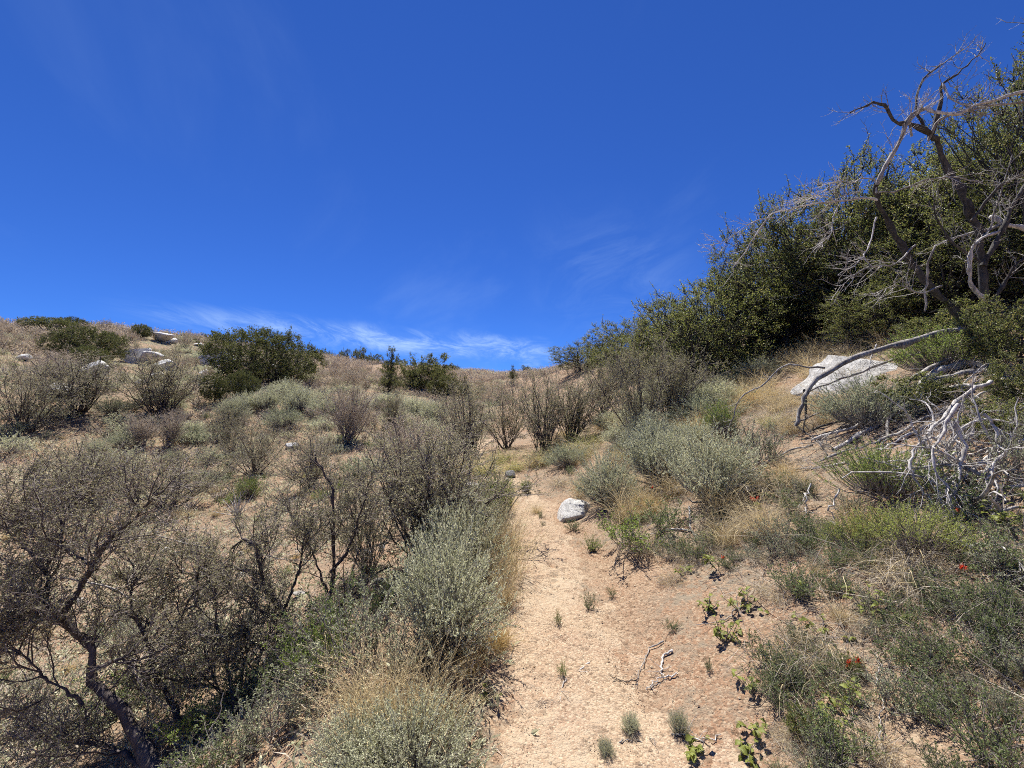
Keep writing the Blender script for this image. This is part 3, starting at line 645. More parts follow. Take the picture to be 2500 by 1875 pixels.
for i, a in enumerate(((105, 966, 78, 30, 'flat white rock on the left slope below the two brown shrubs', 'slab', 2), (203, 925, 50, 34, 'pointed pale rock on the left slope above the flat white one', 'rock', 3),
          (45, 880, 30, 14, 'small white rock near the left end of the slope', 'slab', 4), (308, 888, 66, 34, 'weathered grey outcrop, the left block of a row on the slope', 'rock', 1),
          (352, 893, 44, 32, 'grey block touching the weathered outcrop on its right', 'rock', 5), (385, 903, 36, 20, 'low grey rock at the right end of the outcrop row', 'rock', 3),
          (508, 905, 56, 40, 'grey rock at the left foot of the big round juniper', 'rock', 1), (545, 900, 38, 36, 'pale rock tucked under the left side of the big round juniper', 'slab', 2),
          (382, 834, 50, 20, 'flat rock on the left skyline', 'slab', 5), (412, 838, 30, 12, 'small rock beside the flat skyline rock', 'rock', 4),
          (368, 925, 28, 14, 'small domed rock below the outcrop row', 'slab', 3), (334, 940, 24, 12, 'little white rock in the brush under the outcrop row', 'slab', 4),
          (707, 1098, 28, 16, 'white stone on bare red soil in the gully side', 'slab', 2), (660, 905, 26, 14, 'pale rock showing right of the big juniper', 'rock', 4),
          (478, 845, 22, 9, 'tiny pale rock on the skyline', 'slab', 2), (490, 918, 20, 12, 'small pale rock in brush left of the juniper', 'rock', 3))):
    rock('rock', a[0], a[1], a[2] * 1.5, a[3] * 1.45, a[4], 'white', a[6], sink=0.12)
# loose stones on the bare soil across the gully
random.seed(4); k = 0
while k < 46:
    px, py = random.uniform(150, 980), random.uniform(1075, 1500)
    p, d = G(px, py)
    if d < 3.6: continue
    s = random.uniform(0.03, 0.085); o = link('stone', ROCKS[2 + k % 4].copy()); o.data.materials.clear(); o.data.materials.append(M['slab' if k % 3 else 'rock'])
    o.location = p + [0, 0, s * 0.25]; o.scale = (s * random.uniform(0.8, 1.5), s, s * 0.7); o.rotation_euler = (0, 0, random.uniform(0, 6)); k += 1
    tag(o, 'small pale stone on the bare soil across the gully', 'stone', 'small stones scattered on the gully side')

# ================================================================== TREES
OAK = [p_tree(101, spikes=26, amp=0.17), p_tree(102, Wd=3.4, Ht=3.6, low=0.05, trunks=5, spikes=16, amp=0.15), p_tree(103, Wd=2.8, Ht=4.2, dead_twigs=34, low=0.08, spikes=24, amp=0.2), p_tree(104, Wd=2.9, Ht=3.4, clumps=460, trunks=3, low=0.03, spikes=12, amp=0.16)]
def tree(proto, name, px, py, wpx, top, label, cat='tree', group=None, rz=None):
    p, d = G(px, py); z1 = at(px, top, d)[2]
    return put(proto, name, p, wpx * d / FPX / proto.w, max(0.4, (z1 - p[2]) / proto.h), random.uniform(0, 6.28) if rz is None else rz, label, cat, group)
g = 'evergreen oaks of the thicket on the bank'
tree(OAK[1], 'oak_tree', 1725, 948, 330, 690, 'dark green oak at the lower end of the thicket, above the grey boulder', group=g)
tree(OAK[0], 'oak_tree', 1915, 862, 340, 500, 'tall green oak in the middle of the thicket, spiky upright shoots against the sky', group=g)
tree(OAK[3], 'oak_tree', 1800, 900, 290, 665, 'broad oak between the lowest and the tallest spiky oak of the thicket', group=g)
tree(OAK[2], 'oak_tree', 2080, 815, 350, 372, 'oak with bare grey twig tips behind the standing dead tree', group=g)
tree(OAK[0], 'oak_tree', 2310, 760, 400, 385, 'yellowish green oak right behind the forks of the standing dead tree', group=g)
tree(OAK[1], 'oak_tree', 2575, 720, 330, 60, 'highest oak, cut by the right edge of the picture', group=g)
tree(OAK[3], 'oak_tree', 2000, 830, 300, 600, 'low bushy oak filling the thicket above the pale slab', group=g)
tree(OAK[2], 'oak_tree', 1630, 935, 210, 742, 'oak stepping down the skyline left of the thicket', group=g)
tree(OAK[0], 'oak_tree', 1525, 912, 210, 782, 'smaller rounded oak on the skyline at the left end of the thicket', group=g)
tree(OAK[1], 'oak_tree', 1420, 906, 160, 836, 'lowest leftmost oak bush of the thicket, next to the saddle of the ridge', group=g)
for x, y, h, wd, lab in ((7.0, 6.3, 1.7, 2.0, 'dark oak bush behind the foot of the standing dead tree'), (7.9, 6.3, 1.9, 2.2, 'dark oak bush right of the standing dead trunk'), (6.3, 6.9, 1.1, 1.5, 'low dark oak bush above the right end of the pale slab'), (8.6, 5.6, 2.1, 2.4, 'dark oak bush cut by the right edge below the highest oak'), (7.6, 4.9, 1.3, 1.8, 'dark oak bush at the right edge above the heap of sticks'), (8.6, 7.2, 2.9, 3.2, 'low oak in shade behind the fork of the standing dead tree'), (9.6, 6.0, 2.6, 3.0, 'shaded oak low behind the trunks at the right edge'), (10.5, 9.5, 2.9, 4.4, 'oak crown behind the thicket, seen between the forks of the dead tree'), (8.2, 12.5, 3.6, 4.2, 'oak behind the tall spiky one, only its top showing'),
                     (12.5, 7.0, 4.4, 4.6, 'oak up the bank behind the highest one'), (6.2, 15.0, 2.6, 3.6, 'oak behind the broad one, filling the thicket'), (5.2, 19.0, 2.2, 3.4, 'far oak of the thicket above the skyline oak')):
    put(OAK[2 if x > 9 else 1], 'oak_tree', (x, y, Hs(x, y)), wd / 3.2, h / 3.8, x, lab, 'tree', g)
OBS = p_tree(105, Wd=1.5, Ht=1.2, clumps=170, per=56, cr=0.16, ll=0.036, lw=0.022, low=0.02, trunks=3, spikes=8, amp=0.2)
for a in ((2470, 890, 190, 170, 'dark oak bush at the foot of the standing dead tree, right side'), (2380, 860, 170, 130, 'dark oak bush in shade left of the dead trunks'), (2500, 990, 170, 130, 'dark oak bush at the right edge behind the level dead limb'), (2290, 850, 150, 90, 'low dark oak bush behind the arching branch'), (2440, 1080, 150, 110, 'dark oak bush under the right flank of the stick heap'), (2240, 1000, 170, 90, 'low oak bush shaded by the bleached slanting limb')):
    plant(OBS, 'oak_bush', *a, 'bush', 'oak bushes among the dead wood')
JUN = p_tree(201, 'juniper', 'oak_bark', 5.2, 3.2, 620, 42, 0.28, 0.09, 0.045, 0.10, 4, 'dome', 0.5, 0.2, 14, 0, 0.07)
tree(JUN, 'juniper_tree', 645, 945, 238, 806, 'big round dark juniper standing alone on the left slope')
tree(JUN, 'juniper_tree', 212, 888, 150, 800, 'dark green juniper high on the left slope under the skyline')
tree(JUN, 'juniper_tree', 215, 905, 80, 862, 'low green juniper bush at the foot of the high left juniper')
tree(JUN, 'juniper_tree', 120, 815, 110, 779, 'dark juniper on the skyline at far left')
tree(JUN, 'juniper_tree', 175, 812, 60, 790, 'small juniper on the skyline beside the far left one')
tree(JUN, 'juniper_tree', 345, 826, 44, 802, 'little juniper on the skyline left of the flat rock')
tree(JUN, 'juniper_tree', 520, 985, 66, 928, 'yellowish green juniper bush below the big round juniper')
tree(JUN, 'juniper_tree', 590, 975, 70, 935, 'dark green juniper bush in front of the big round juniper')
PIN = [p_tree(211, 'pinyon', 'oak_bark', 2.6, 3.6, 210, 44, 0.25, 0.09, 0.03, 0.06, 1, 'cone', 0.6, 0.12, 26, 0, 0.5), p_tree(212, 'pinyon', 'oak_bark', 3.0, 2.9, 300, 40, 0.27, 0.10, 0.04, 0.06, 2, 'dome', 0.7, 0.1, 24)]
FPIN = [join_proto(p) for p in PIN]
tree(PIN[0], 'pinyon_tree', 955, 948, 84, 848, 'pointed pinyon standing tallest in the middle of the ridge slope')
tree(PIN[1], 'pinyon_tree', 1040, 958, 130, 868, 'broad rounded pinyon right of the pointed one')
tree(PIN[1], 'pinyon_tree', 1085, 975, 76, 905, 'lower pinyon at the right foot of the broad rounded one')
tree(PIN[0], 'pinyon_tree', 950, 962, 90, 905, 'bushy green pinyon in front of the pointed one')
tree(PIN[0], 'pinyon_tree', 1010, 950, 50, 882, 'narrow dark pinyon between the pointed and the broad one')
tree(PIN[0], 'pinyon_tree', 1135, 985, 44, 918, 'small dark pinyon standing apart below the ridge')
tree(FPIN[0], 'pinyon_tree', 1252, 940, 34, 892, 'slender pinyon on the saddle of the ridge')
tree(FPIN[1], 'pinyon_tree', 1286, 915, 26, 892, 'round little tree on the skyline right of the slender pinyon')
for px, wd, top, lab in ((768, 40, 850, 'first dark tree on the skyline right of the big juniper'), (803, 42, 850, 'second dark tree on the skyline right of the big juniper'), (838, 36, 846, 'third dark tree on the skyline right of the big juniper'),
                     (876, 40, 842, 'roundest of the dark trees on the skyline'), (907, 44, 858, 'dark tree just below the roundest skyline tree'), (978, 34, 870, 'dark skyline tree behind the pointed pinyon'), (1098, 34, 886, 'dark skyline tree right of the broad pinyon'), (1110, 24, 892, 'last low tree before the bare saddle')):
    p, d = G(px, 880); d = 68; q = at(px, 880, d); z0 = Hs(q[0], q[1]); z1 = at(px, top, d)[2]
    put(FPIN[1], 'pinyon_tree', (q[0], q[1], z0 - 0.5), wd * d / FPX / 3.0, max(0.5, (z1 - z0) / 2.9), px, lab, 'tree')

# ================================================================== DEAD WOOD drawn limb by limb
def limb(mb, pts, d, w0, w1, K=18, sides=7, mat=0, base=None, knobs=True, wob=0.0, wf=0.50):
    """limb through photo points at depth d (number or per point); returns its world polyline"""
    ds = d if hasattr(d, '__len__') else [d] * len(pts)
    if len(ds) == 2 and len(pts) > 2: ds = np.linspace(ds[0], ds[1], len(pts))
    ds = [min(q, gdepth(a, b) * 0.985) for (a, b), q in zip(pts, ds)]                                      # never inside the bank
    P = np.array([at(a, b, q) for (a, b), q in zip(pts, ds)]); Q = resample(P, K)
    nz = np.cumsum(rng.normal(size=(K, 3)), 0); nz -= np.linspace(0, 1, K)[:, None] * nz[-1]                 # crooked growth
    Ln = np.linalg.norm(np.diff(Q, axis=0), axis=1).sum(); Q = Q + nz * Ln * 0.006
    if wob: Q[1:-1] += rng.normal(size=(K - 2, 3)) * wob
    dm = np.linspace(ds[0], ds[-1], K); r = np.linspace(w0, w1, K) / 2 * dm / FPX * wf
    if knobs: r = r * (1 + 0.22 * rng.normal(size=K).clip(-1.2, 2.4))
    mb.tubes((Q - base)[None], np.maximum(r, 0.0012)[None], sides, mat)
    return Q
def twigs_on(mb, Q, base, per, L, r, mat=0, t0=0.25, sub=4, up=0.1):
    A, _ = side_shoots(Q[None], per, t0, 1.0, 0.8, L, 6, 0.2, up)
    mb.tubes(A - base, taper(len(A), 6, r, r * 0.4), 4, mat)
    if sub:
        B, _ = side_shoots(A, sub, 0.2, 1.0, 0.75, L * 0.4, 4, 0.22, up)
        mb.tubes(B - base, taper(len(B), 4, r * 0.45, r * 0.22), 3, mat); return A, B
    return A, None
rng = np.random.default_rng(77)
def dead_tree(name, base_px, d, limbs, label, mats=('dead',), twig=None, cat='dead tree', seed=1):
    global rng; rng = np.random.default_rng(seed)
    f = {5: 0.875, 6: 0.825}.get(seed, 1.0); d *= f; limbs = [(L[0], (L[1][0] * f, L[1][1] * f), *L[2:]) for L in limbs]
    b = at(*base_px, d); b = np.array([b[0], b[1], Hs(b[0], b[1])])
    root = link(name, None, None, b); tw = MB()
    for k, L in enumerate(limbs):
        m = MB(); Q = limb(m, L[0], L[1], L[2], L[3], L[5] if len(L) > 5 else 18, 8, 0, b)
        link(L[4], m.mesh(L[4], [L[6] if len(L) > 6 else mats[0]]), root)
        if twig and L[2] < twig[3]: twigs_on(tw, Q, b, twig[0], twig[1], twig[2], 0, 0.3)
    if tw.n: link('twigs', tw.mesh('twigs', [mats[-1]]), root)['kind'] = 'stuff'
    return tag(root, label, cat)
dead_tree('dead_tree', (2410, 815), 5.5, [
    ([(2415, 835), (2405, 720), (2388, 610), (2368, 520), (2338, 445), (2292, 365), (2270, 328)], (5.5, 5.3), 38, 20, 'trunk', 30, 'oak_bark'),
    ([(2270, 330), (2222, 302), (2180, 296), (2150, 266), (2125, 253), (2102, 262), (2076, 275)], (5.3, 5.1), 19, 6, 'branch', 20, 'oak_bark'),
    ([(2262, 325), (2243, 262), (2258, 200), (2300, 160), (2352, 120)], (5.3, 5.4), 14, 4, 'branch', 18, 'oak_bark'),
    ([(2275, 332), (2292, 250), (2302, 207), (2335, 180), (2380, 142), (2406, 105)], (5.3, 5.2), 16, 4, 'branch', 18, 'oak_bark'),
    ([(2302, 205), (2318, 235), (2350, 255), (2395, 258)], (5.25, 5.0), 10, 5, 'branch', 14, 'bleached'),
    ([(2250, 268), (2275, 275), (2330, 282), (2380, 258), (2430, 245), (2500, 222), (2560, 215)], (5.2, 4.7), 15, 12, 'branch', 20, 'bleached'),
    ([(2270, 345), (2300, 300), (2345, 278), (2410, 262), (2500, 252), (2560, 255)], (5.3, 4.9), 14, 9, 'branch', 20, 'dead'),
    ([(2400, 650), (2440, 560), (2480, 470), (2540, 400)], (5.4, 5.3), 24, 10, 'branch', 16, 'oak_bark'),
    ([(2408, 740), (2375, 690), (2370, 640), (2385, 590), (2440, 565)], (5.3, 5.1), 20, 12, 'branch', 18, 'bleached'),
    ([(2372, 540), (2420, 480), (2470, 440), (2540, 420)], (5.3, 5.0), 14, 7, 'branch', 16, 'oak_bark'),
    ([(2390, 640), (2330, 600), (2290, 540), (2280, 480)], (5.4, 5.3), 12, 4, 'branch', 16, 'oak_bark'),
    ([(2408, 760), (2450, 700), (2490, 640), (2550, 600)], (5.4, 5.1), 16, 8, 'branch', 16, 'oak_bark'),
    ([(2380, 590), (2410, 560), (2430, 500), (2470, 380)], (5.3, 5.2), 10, 4, 'branch', 16, 'dead')],
    'standing dead tree with dark forked limbs reaching into the sky above the bank', ('oak_bark', 'dead'), (12, 0.36, 0.004, 30), 'dead tree', 5)
dead_tree('dead_tree', (2395, 830), 5.9, [
    ([(2400, 835), (2340, 745), (2285, 680), (2232, 600), (2170, 520), (2142, 480), (2142, 448)], (5.9, 5.7), 34, 17, 'trunk', 26, 'oak_bark'),
    ([(2142, 452), (2162, 405), (2200, 350), (2225, 290), (2252, 264)], (5.7, 5.5), 20, 12, 'branch', 18, 'dead'),
    ([(2226, 335), (2222, 300), (2238, 282), (2262, 262)], (5.6, 5.5), 11, 8, 'branch', 12, 'dead'),
    ([(2142, 492), (2100, 484), (2040, 497), (1960, 506), (1890, 530), (1850, 572), (1795, 640), (1765, 700)], (5.7, 6.1), 13, 3, 'branch', 26, 'bleached'),
    ([(2142, 470), (2135, 440), (2110, 433), (2085, 446), (2050, 440), (2028, 450), (2025, 470)], (5.7, 5.9), 8, 3, 'branch', 20, 'bleached'),
    ([(2140, 530), (2130, 590), (2100, 635), (2045, 672)], (5.7, 5.5), 8, 3, 'branch', 16, 'bleached'),
    ([(2100, 468), (2060, 478), (2020, 500)], (5.75, 5.9), 6, 2, 'branch', 12, 'bleached'),
    ([(2145, 470), (2200, 462), (2260, 440), (2330, 432), (2400, 445)], (5.6, 5.2), 9, 4, 'branch', 18, 'dead'),
    ([(2040, 497), (2000, 478), (1960, 480), (1925, 500)], (5.8, 5.6), 6, 2, 'branch', 14, 'bleached'),
    ([(1890, 530), (1840, 540), (1790, 575), (1735, 600)], (5.9, 6.2), 6, 2, 'branch', 14, 'bleached'),
    ([(2050, 497), (2035, 530), (2030, 570), (2000, 600)], (5.75, 5.5), 6, 2, 'branch', 14, 'bleached'),
    ([(2232, 600), (2190, 640), (2110, 655), (2050, 700)], (5.7, 5.3), 9, 3, 'branch', 16, 'dead'),
    ([(2300, 700), (2250, 720), (2200, 700), (2130, 720)], (5.7, 5.4), 9, 3, 'branch', 16, 'dead')],
    'leaning dead tree with a long bleached limb sweeping left over the oaks', ('oak_bark', 'bleached'), (16, 0.36, 0.0036, 30), 'dead tree', 6)
dead_tree('dead_branch', (2440, 830), 4.9, [
    ([(2480, 838), (2420, 812), (2330, 796), (2240, 808), (2150, 842), (2060, 890), (1985, 935), (1958, 985), (1942, 1040)], (4.9, 4.6), 42, 16, 'branch', 30, 'dead'),
    ([(2012, 898), (1960, 892), (1912, 893), (1868, 935), (1805, 975), (1788, 1020), (1772, 1060)], (4.85, 5.2), 9, 3, 'branch', 22, 'dead'),
    ([(1962, 950), (1966, 1000), (1960, 1060)], (4.8, 4.7), 12, 6, 'branch', 12, 'oak_bark'),
    ([(1942, 1035), (1990, 1075), (2020, 1110)], (4.7, 4.6), 8, 4, 'branch', 12, 'oak_bark'),
    ([(2140, 840), (2128, 870), (2122, 905)], (4.95, 4.8), 8, 3, 'branch', 10, 'bleached')],
    'long arching grey dead branch bowing down over the pale slab', ('dead',), (12, 0.26, 0.003, 40), 'dead branch', 7)
dead_tree('dead_branch', (2380, 900), 4.5, [
    ([(2385, 880), (2330, 893), (2262, 925), (2215, 975), (2160, 1015), (2100, 1050), (2035, 1098)], (4.6, 4.1), 38, 20, 'branch', 26, 'bleached'),
    ([(2160, 1015), (2110, 1030), (2055, 1045), (2000, 1075), (1950, 1085)], (4.4, 4.1), 10, 4, 'branch', 16, 'dead'),
    ([(2262, 925), (2220, 950), (2200, 970)], (4.5, 4.4), 8, 4, 'branch', 10, 'bleached')],
    'bleached dead limb slanting down below the arching branch', ('bleached',), (11, 0.26, 0.003, 40), 'dead branch', 8)
dead_tree('dead_branch', (2500, 960), 4.3, [
    ([(2370, 878), (2400, 890), (2450, 930), (2480, 955), (2560, 990)], (4.4, 4.1), 26, 22, 'branch', 18, 'bleached'),
    ([(2468, 945), (2462, 1000), (2448, 1040), (2470, 1080)], (4.3, 4.2), 14, 7, 'branch', 16, 'dead'),
    ([(2390, 895), (2375, 945), (2395, 1000), (2430, 1020)], (4.4, 4.3), 10, 5, 'branch', 16, 'dead')],
    'thick weathered dead limb running out at the right edge of the picture', ('bleached',), (6, 0.2, 0.003, 15), 'dead branch', 9)
dead_tree('dead_branch', (2500, 620), 4.6, [
    ([(2570, 590), (2500, 556), (2455, 545), (2430, 530), (2418, 532)], (4.6, 4.8), 22, 22, 'branch', 14, 'bleached'),
    ([(2450, 548), (2380, 568), (2300, 598), (2268, 640), (2262, 690), (2258, 760)], (4.75, 4.9), 15, 8, 'branch', 22, 'dead'),
    ([(2460, 540), (2462, 515), (2450, 500)], (4.75, 4.7), 8, 4, 'branch', 8, 'bleached')],
    'knotted bleached limb entering from the right edge, below the oak crown', ('bleached',), (6, 0.2, 0.003, 16), 'dead branch', 10)
# dark and pale dead branches heaped below the fallen limbs
random.seed(21); rng = np.random.default_rng(21)
heap = [((2350, 925), (2250, 965), (2150, 1010), (2010, 1062), 4.5, 14, 'dark dead branch running under the bleached slanting limb', 'oak_bark'), ((2330, 945), (2200, 985), (2080, 1020), (1985, 1050), 4.4, 16, 'thick dark dead branch above the heap of pale sticks', 'oak_bark'),
        ((2420, 990), (2300, 1010), (2230, 1060), (2150, 1065), 4.2, 9, 'thin dead branch lying level across the heap', 'dead'), ((1985, 1085), (1900, 1115), (1850, 1145), (1800, 1150), 4.2, 9, 'short dead branch left of the heap, pointing down the bank', 'dead'),
        ((2050, 1195), (2030, 1230), (2035, 1275), (2040, 1310), 3.6, 9, 'pale upright stick on the bank left of the lime green bush', 'bleached'), ((1980, 1180), (1965, 1210), (1970, 1240), (1955, 1270), 3.8, 8, 'pale forked stick in dry grass at mid bank', 'bleached')]
for a in heap:
    pts = a[:4]; m = MB(); b, dd = G(*pts[-1]); d0 = min(a[4], dd)
    Q = limb(m, list(pts), (d0 * 1.05, d0), a[5], a[5] * 0.5, 16, 6, 0, b, True, 0.01); twigs_on(m, Q, b, 6, 0.22, 0.003, 0, 0.2, 3)
    tag(link('dead_branch', m.mesh('dead_branch', [a[7]]), None, b), a[6], 'dead branch')
for k, (pts, wd) in enumerate((([(2420, 930), (2360, 960), (2300, 1010), (2262, 1075), (2245, 1150)], 15), ([(2340, 985), (2300, 1050), (2285, 1110), (2310, 1190), (2330, 1280)], 14), ([(2330, 1030), (2360, 1090), (2345, 1160), (2320, 1230), (2312, 1270)], 16),
        ([(2400, 1010), (2440, 1060), (2432, 1130), (2405, 1200), (2420, 1245)], 11), ([(2300, 1060), (2240, 1090), (2225, 1150), (2260, 1210), (2285, 1260)], 12), ([(2470, 1000), (2400, 1040), (2330, 1060), (2260, 1050), (2200, 1075)], 11), ([(2380, 1050), (2330, 1100), (2290, 1160), (2270, 1230)], 13), ([(2500, 1060), (2440, 1090), (2380, 1110), (2300, 1110)], 10))):
    b, dd = G(*pts[-1]); m = MB(); Q = limb(m, pts, (dd * 1.08, dd * 0.99), wd * 1.25, wd * 0.55, 18, 7, 0, b, True, 0.008); twigs_on(m, Q, b, 15, 0.24, 0.0036, 0, 0.1, 4, -0.12)
    tag(link('dead_branch', m.mesh('dead_branch', ['bleached']), None, b), ('bleached limb curving down the left flank of the stick heap', 'bleached limb hanging straight down through the stick heap', 'thickest bleached limb in the middle of the stick heap', 'bleached limb bent down on the right flank of the stick heap', 'bleached limb looping out to the left of the stick heap', 'bleached limb lying level over the top of the stick heap', 'bleached limb slanting left under the thickest one of the heap', 'bleached limb reaching into the heap from the right edge')[k], 'dead branch')
for k, (pts, d0, wd, mt) in enumerate((([(2360, 845), (2260, 855), (2160, 890), (2060, 930), (1965, 960)], 4.9, 9, 'dead'), ([(2400, 905), (2300, 930), (2180, 960), (2060, 985), (1935, 1030)], 4.7, 11, 'dead'), ([(2420, 940), (2310, 960), (2200, 985), (2080, 1040), (1980, 1075)], 4.6, 13, 'bleached'),
        ([(2380, 950), (2280, 985), (2200, 1040), (2120, 1070), (2030, 1095)], 4.4, 10, 'oak_bark'), ([(2360, 990), (2260, 1020), (2170, 1075), (2080, 1100), (1990, 1130)], 4.2, 9, 'dead'), ([(2300, 1030), (2220, 1060), (2140, 1110), (2060, 1130), (1940, 1145)], 4.1, 8, 'bleached'), ([(2330, 870), (2240, 900), (2190, 960), (2165, 1030), (2150, 1100)], 4.5, 10, 'dead'))):
    b, dd = G(*pts[-1]); d1 = min(d0, dd * 0.99); m = MB(); Q = limb(m, pts, (d0 * 1.04, d1), wd * 2.0, wd * 0.8, 22, 6, 0, b, True, 0.006); twigs_on(m, Q, b, 10, 0.26, 0.0032, 0, 0.15, 4)
    tag(link('dead_branch', m.mesh('dead_branch', [mt]), None, b), f"dead branch fanning left from the dead trunks, {('uppermost', 'second from the top', 'third from the top', 'fourth from the top', 'second lowest', 'lowest', 'steepest, bent downwards')[k]}", 'dead branch')
for k in range(64):
    c = (random.gauss(2350, 62), random.gauss(1150, 75)); b, dd = G(*c); L = random.uniform(0.25, 0.7)
    a = random.uniform(0, 6.28); D = np.array([[math.cos(a) * 0.6, math.sin(a) * 0.5 - 0.2, random.uniform(0.0, 1.3)]])
    Q = grow(np.array([[0, 0, 0.02]]), D, L, 10, 0.22, 0.0, 0.25)[0]; m = MB()
    m.tubes(Q[None], np.linspace(random.uniform(0.007, 0.016), 0.003, 10)[None], 6, 0); twigs_on(m, Q, np.zeros(3), 4, 0.16, 0.0028, 0, 0.3, 2)
    tag(link('dead_branch', m.mesh('dead_branch', ['bleached' if k % 4 else 'dead']), None, b), f"{'short' if L < 0.38 else 'long' if L > 0.55 else 'medium'} {'bleached' if k % 4 else 'grey'} stick at the {'upper' if c[1] < 1110 else 'lower' if c[1] > 1190 else 'middle'} {'left' if c[0] < 2320 else 'right' if c[0] > 2385 else 'centre'} of the stick heap", 'dead branch', 'sticks heaped at the foot of the dead trees')
# single twigs on the sand
for pts, wd, mt, lab in (([(1440, 1622), (1410, 1645), (1378, 1668), (1366, 1695), (1370, 1716)], 5, 'bleached', 'curved pale twig lying on the trail sand'),
        ([(1640, 1592), (1618, 1612), (1612, 1640), (1618, 1655)], 9, 'bleached', 'thick hooked root end sticking out of the bank sand'), ([(1655, 1652), (1620, 1660), (1590, 1678), (1578, 1690)], 6, 'bleached', 'pale straight twig below the hooked root end'),
        ([(1620, 1570), (1585, 1590), (1575, 1615), (1560, 1645), (1555, 1680)], 5, 'dead', 'crooked grey twig left of the hooked root end'), ([(1555, 1668), (1520, 1668), (1490, 1655)], 4, 'oak_bark', 'dark thin twig lying on the trail below the crooked grey one'),
        ([(1510, 1820), (1540, 1812), (1580, 1812), (1600, 1822)], 4, 'dead', 'thin twig between the two small sage sprigs at the trail foot'), ([(1640, 1800), (1680, 1802), (1720, 1815), (1760, 1800)], 7, 'bleached', 'pale twig beside the oak sprout at the bottom of the bank'),
        ([(1690, 1300), (1640, 1295), (1600, 1305), (1560, 1320)], 6, 'bleached', 'pale stick on the bank above the sand slope'), ([(1683, 1240), (1685, 1290), (1700, 1310), (1735, 1322)], 7, 'bleached', 'bent white stick on the bank below the sagebrush'),
        ([(1845, 1870), (1830, 1850), (1815, 1842)], 12, 'bleached', 'thick white stick end at the bottom edge of the picture'), ([(2140, 1680), (2150, 1620), (2135, 1600)], 5, 'bleached', 'upright pale stalk beside the lowest red flower'),
        ([(2155, 1840), (2150, 1760), (2160, 1690)], 5, 'bleached', 'pale dry stalk standing in the straw near the bottom of the bank'), ([(2430, 1640), (2440, 1600), (2425, 1570), (2470, 1540)], 6, 'bleached', 'crooked white twig on the bank at the right edge'),
        ([(2260, 1720), (2280, 1690), (2310, 1740)], 5, 'bleached', 'broken grey twig on sand near the lower right'), ([(1830, 1440), (1790, 1500), (1760, 1520), (1700, 1530)], 5, 'dead', 'long grey root crossing the sand of the bank'),
        ([(205, 1417), (271, 1430), (306, 1456), (350, 1476), (380, 1478)], 0, '', '')):
    if not wd: continue
    m = MB(); W3 = []
    for a, b_ in pts:
        q, dd = G(a, b_); W3.append(q + [0, 0, 0.012])
    W3 = np.array(W3); Q = resample(W3, 22); Q[1:-1] += rng.normal(size=(20, 3)) * [0.005, 0.005, 0.004]; r = np.linspace(wd, wd * 0.35, 22) / 2 * dd / FPX * 0.72 * (1 + 0.2 * rng.normal(size=22).clip(-1, 2))
    m.tubes((Q - W3[0])[None], r[None], 6, 0)
    if len(pts) > 3: twigs_on(m, Q, W3[0], 4, 0.10, 0.0016, 0, 0.2, 2, 0.0)
    tag(link('twig', m.mesh('twig', [mt]), None, W3[0]), lab, 'twig')

# ================================================================== BIG SHRUBS of the left foreground, drawn limb by limb
def hero_shrub(name, base_px, limbs, label, leaf='olive', seed=1, per=(10, 8, 4), LL=(0.55, 0.26, 0.10), leaf_l=0.017, nleaf=3, cat='shrub', small=9):
    global rng; rng = np.random.default_rng(seed)
    b, d0 = G(*base_px); root = link(name, None, None, b); tw = MB(); fo = MB()
    for pts, d, w0, w1, nm in limbs:
        m = MB(); Q = limb(m, pts, d, w0, w1, 22, 7, 0, b, True, 0.004, 0.78); link(nm, m.mesh(nm, ['bark']), root)
        A, _ = side_shoots(Q[None], per[0] if w0 > small else per[0] - 2, 0.22, 1.0, 0.85, LL[0], 7, 0.17, 0.10)
        tw.tubes(A - b, taper(len(A), 7, 0.0052, 0.0024), 4, 0)
        B, _ = side_shoots(A, per[1], 0.15, 1.0, 0.8, LL[1], 5, 0.2, 0.06)
        tw.tubes(B - b, taper(len(B), 5, 0.0024, 0.0014), 3, 1)
        C, _ = side_shoots(B, per[2], 0.1, 1.0, 0.8, LL[2], 3, 0.25, 0.04)
        tw.tubes(C - b, taper(len(C), 3, 0.0014, 0.0009), 3, 1)
        for S, k in ((C, nleaf), (B, nleaf + 2)):
            p, t = along(S, k); fo.leaves(p - b, unit(t * 0.5 + rng.normal(size=p.shape) * 0.7), leaf_l * rng.uniform(0.6, 1.35, len(p)), leaf_l * 0.6 * rng.uniform(0.7, 1.2, len(p)), 0)
    link('twigs', tw.mesh('twigs', ['bark', 'twig']), root)['kind'] = 'stuff'; link('foliage', fo.mesh('foliage', [leaf]), root)
    return tag(root, label, cat)
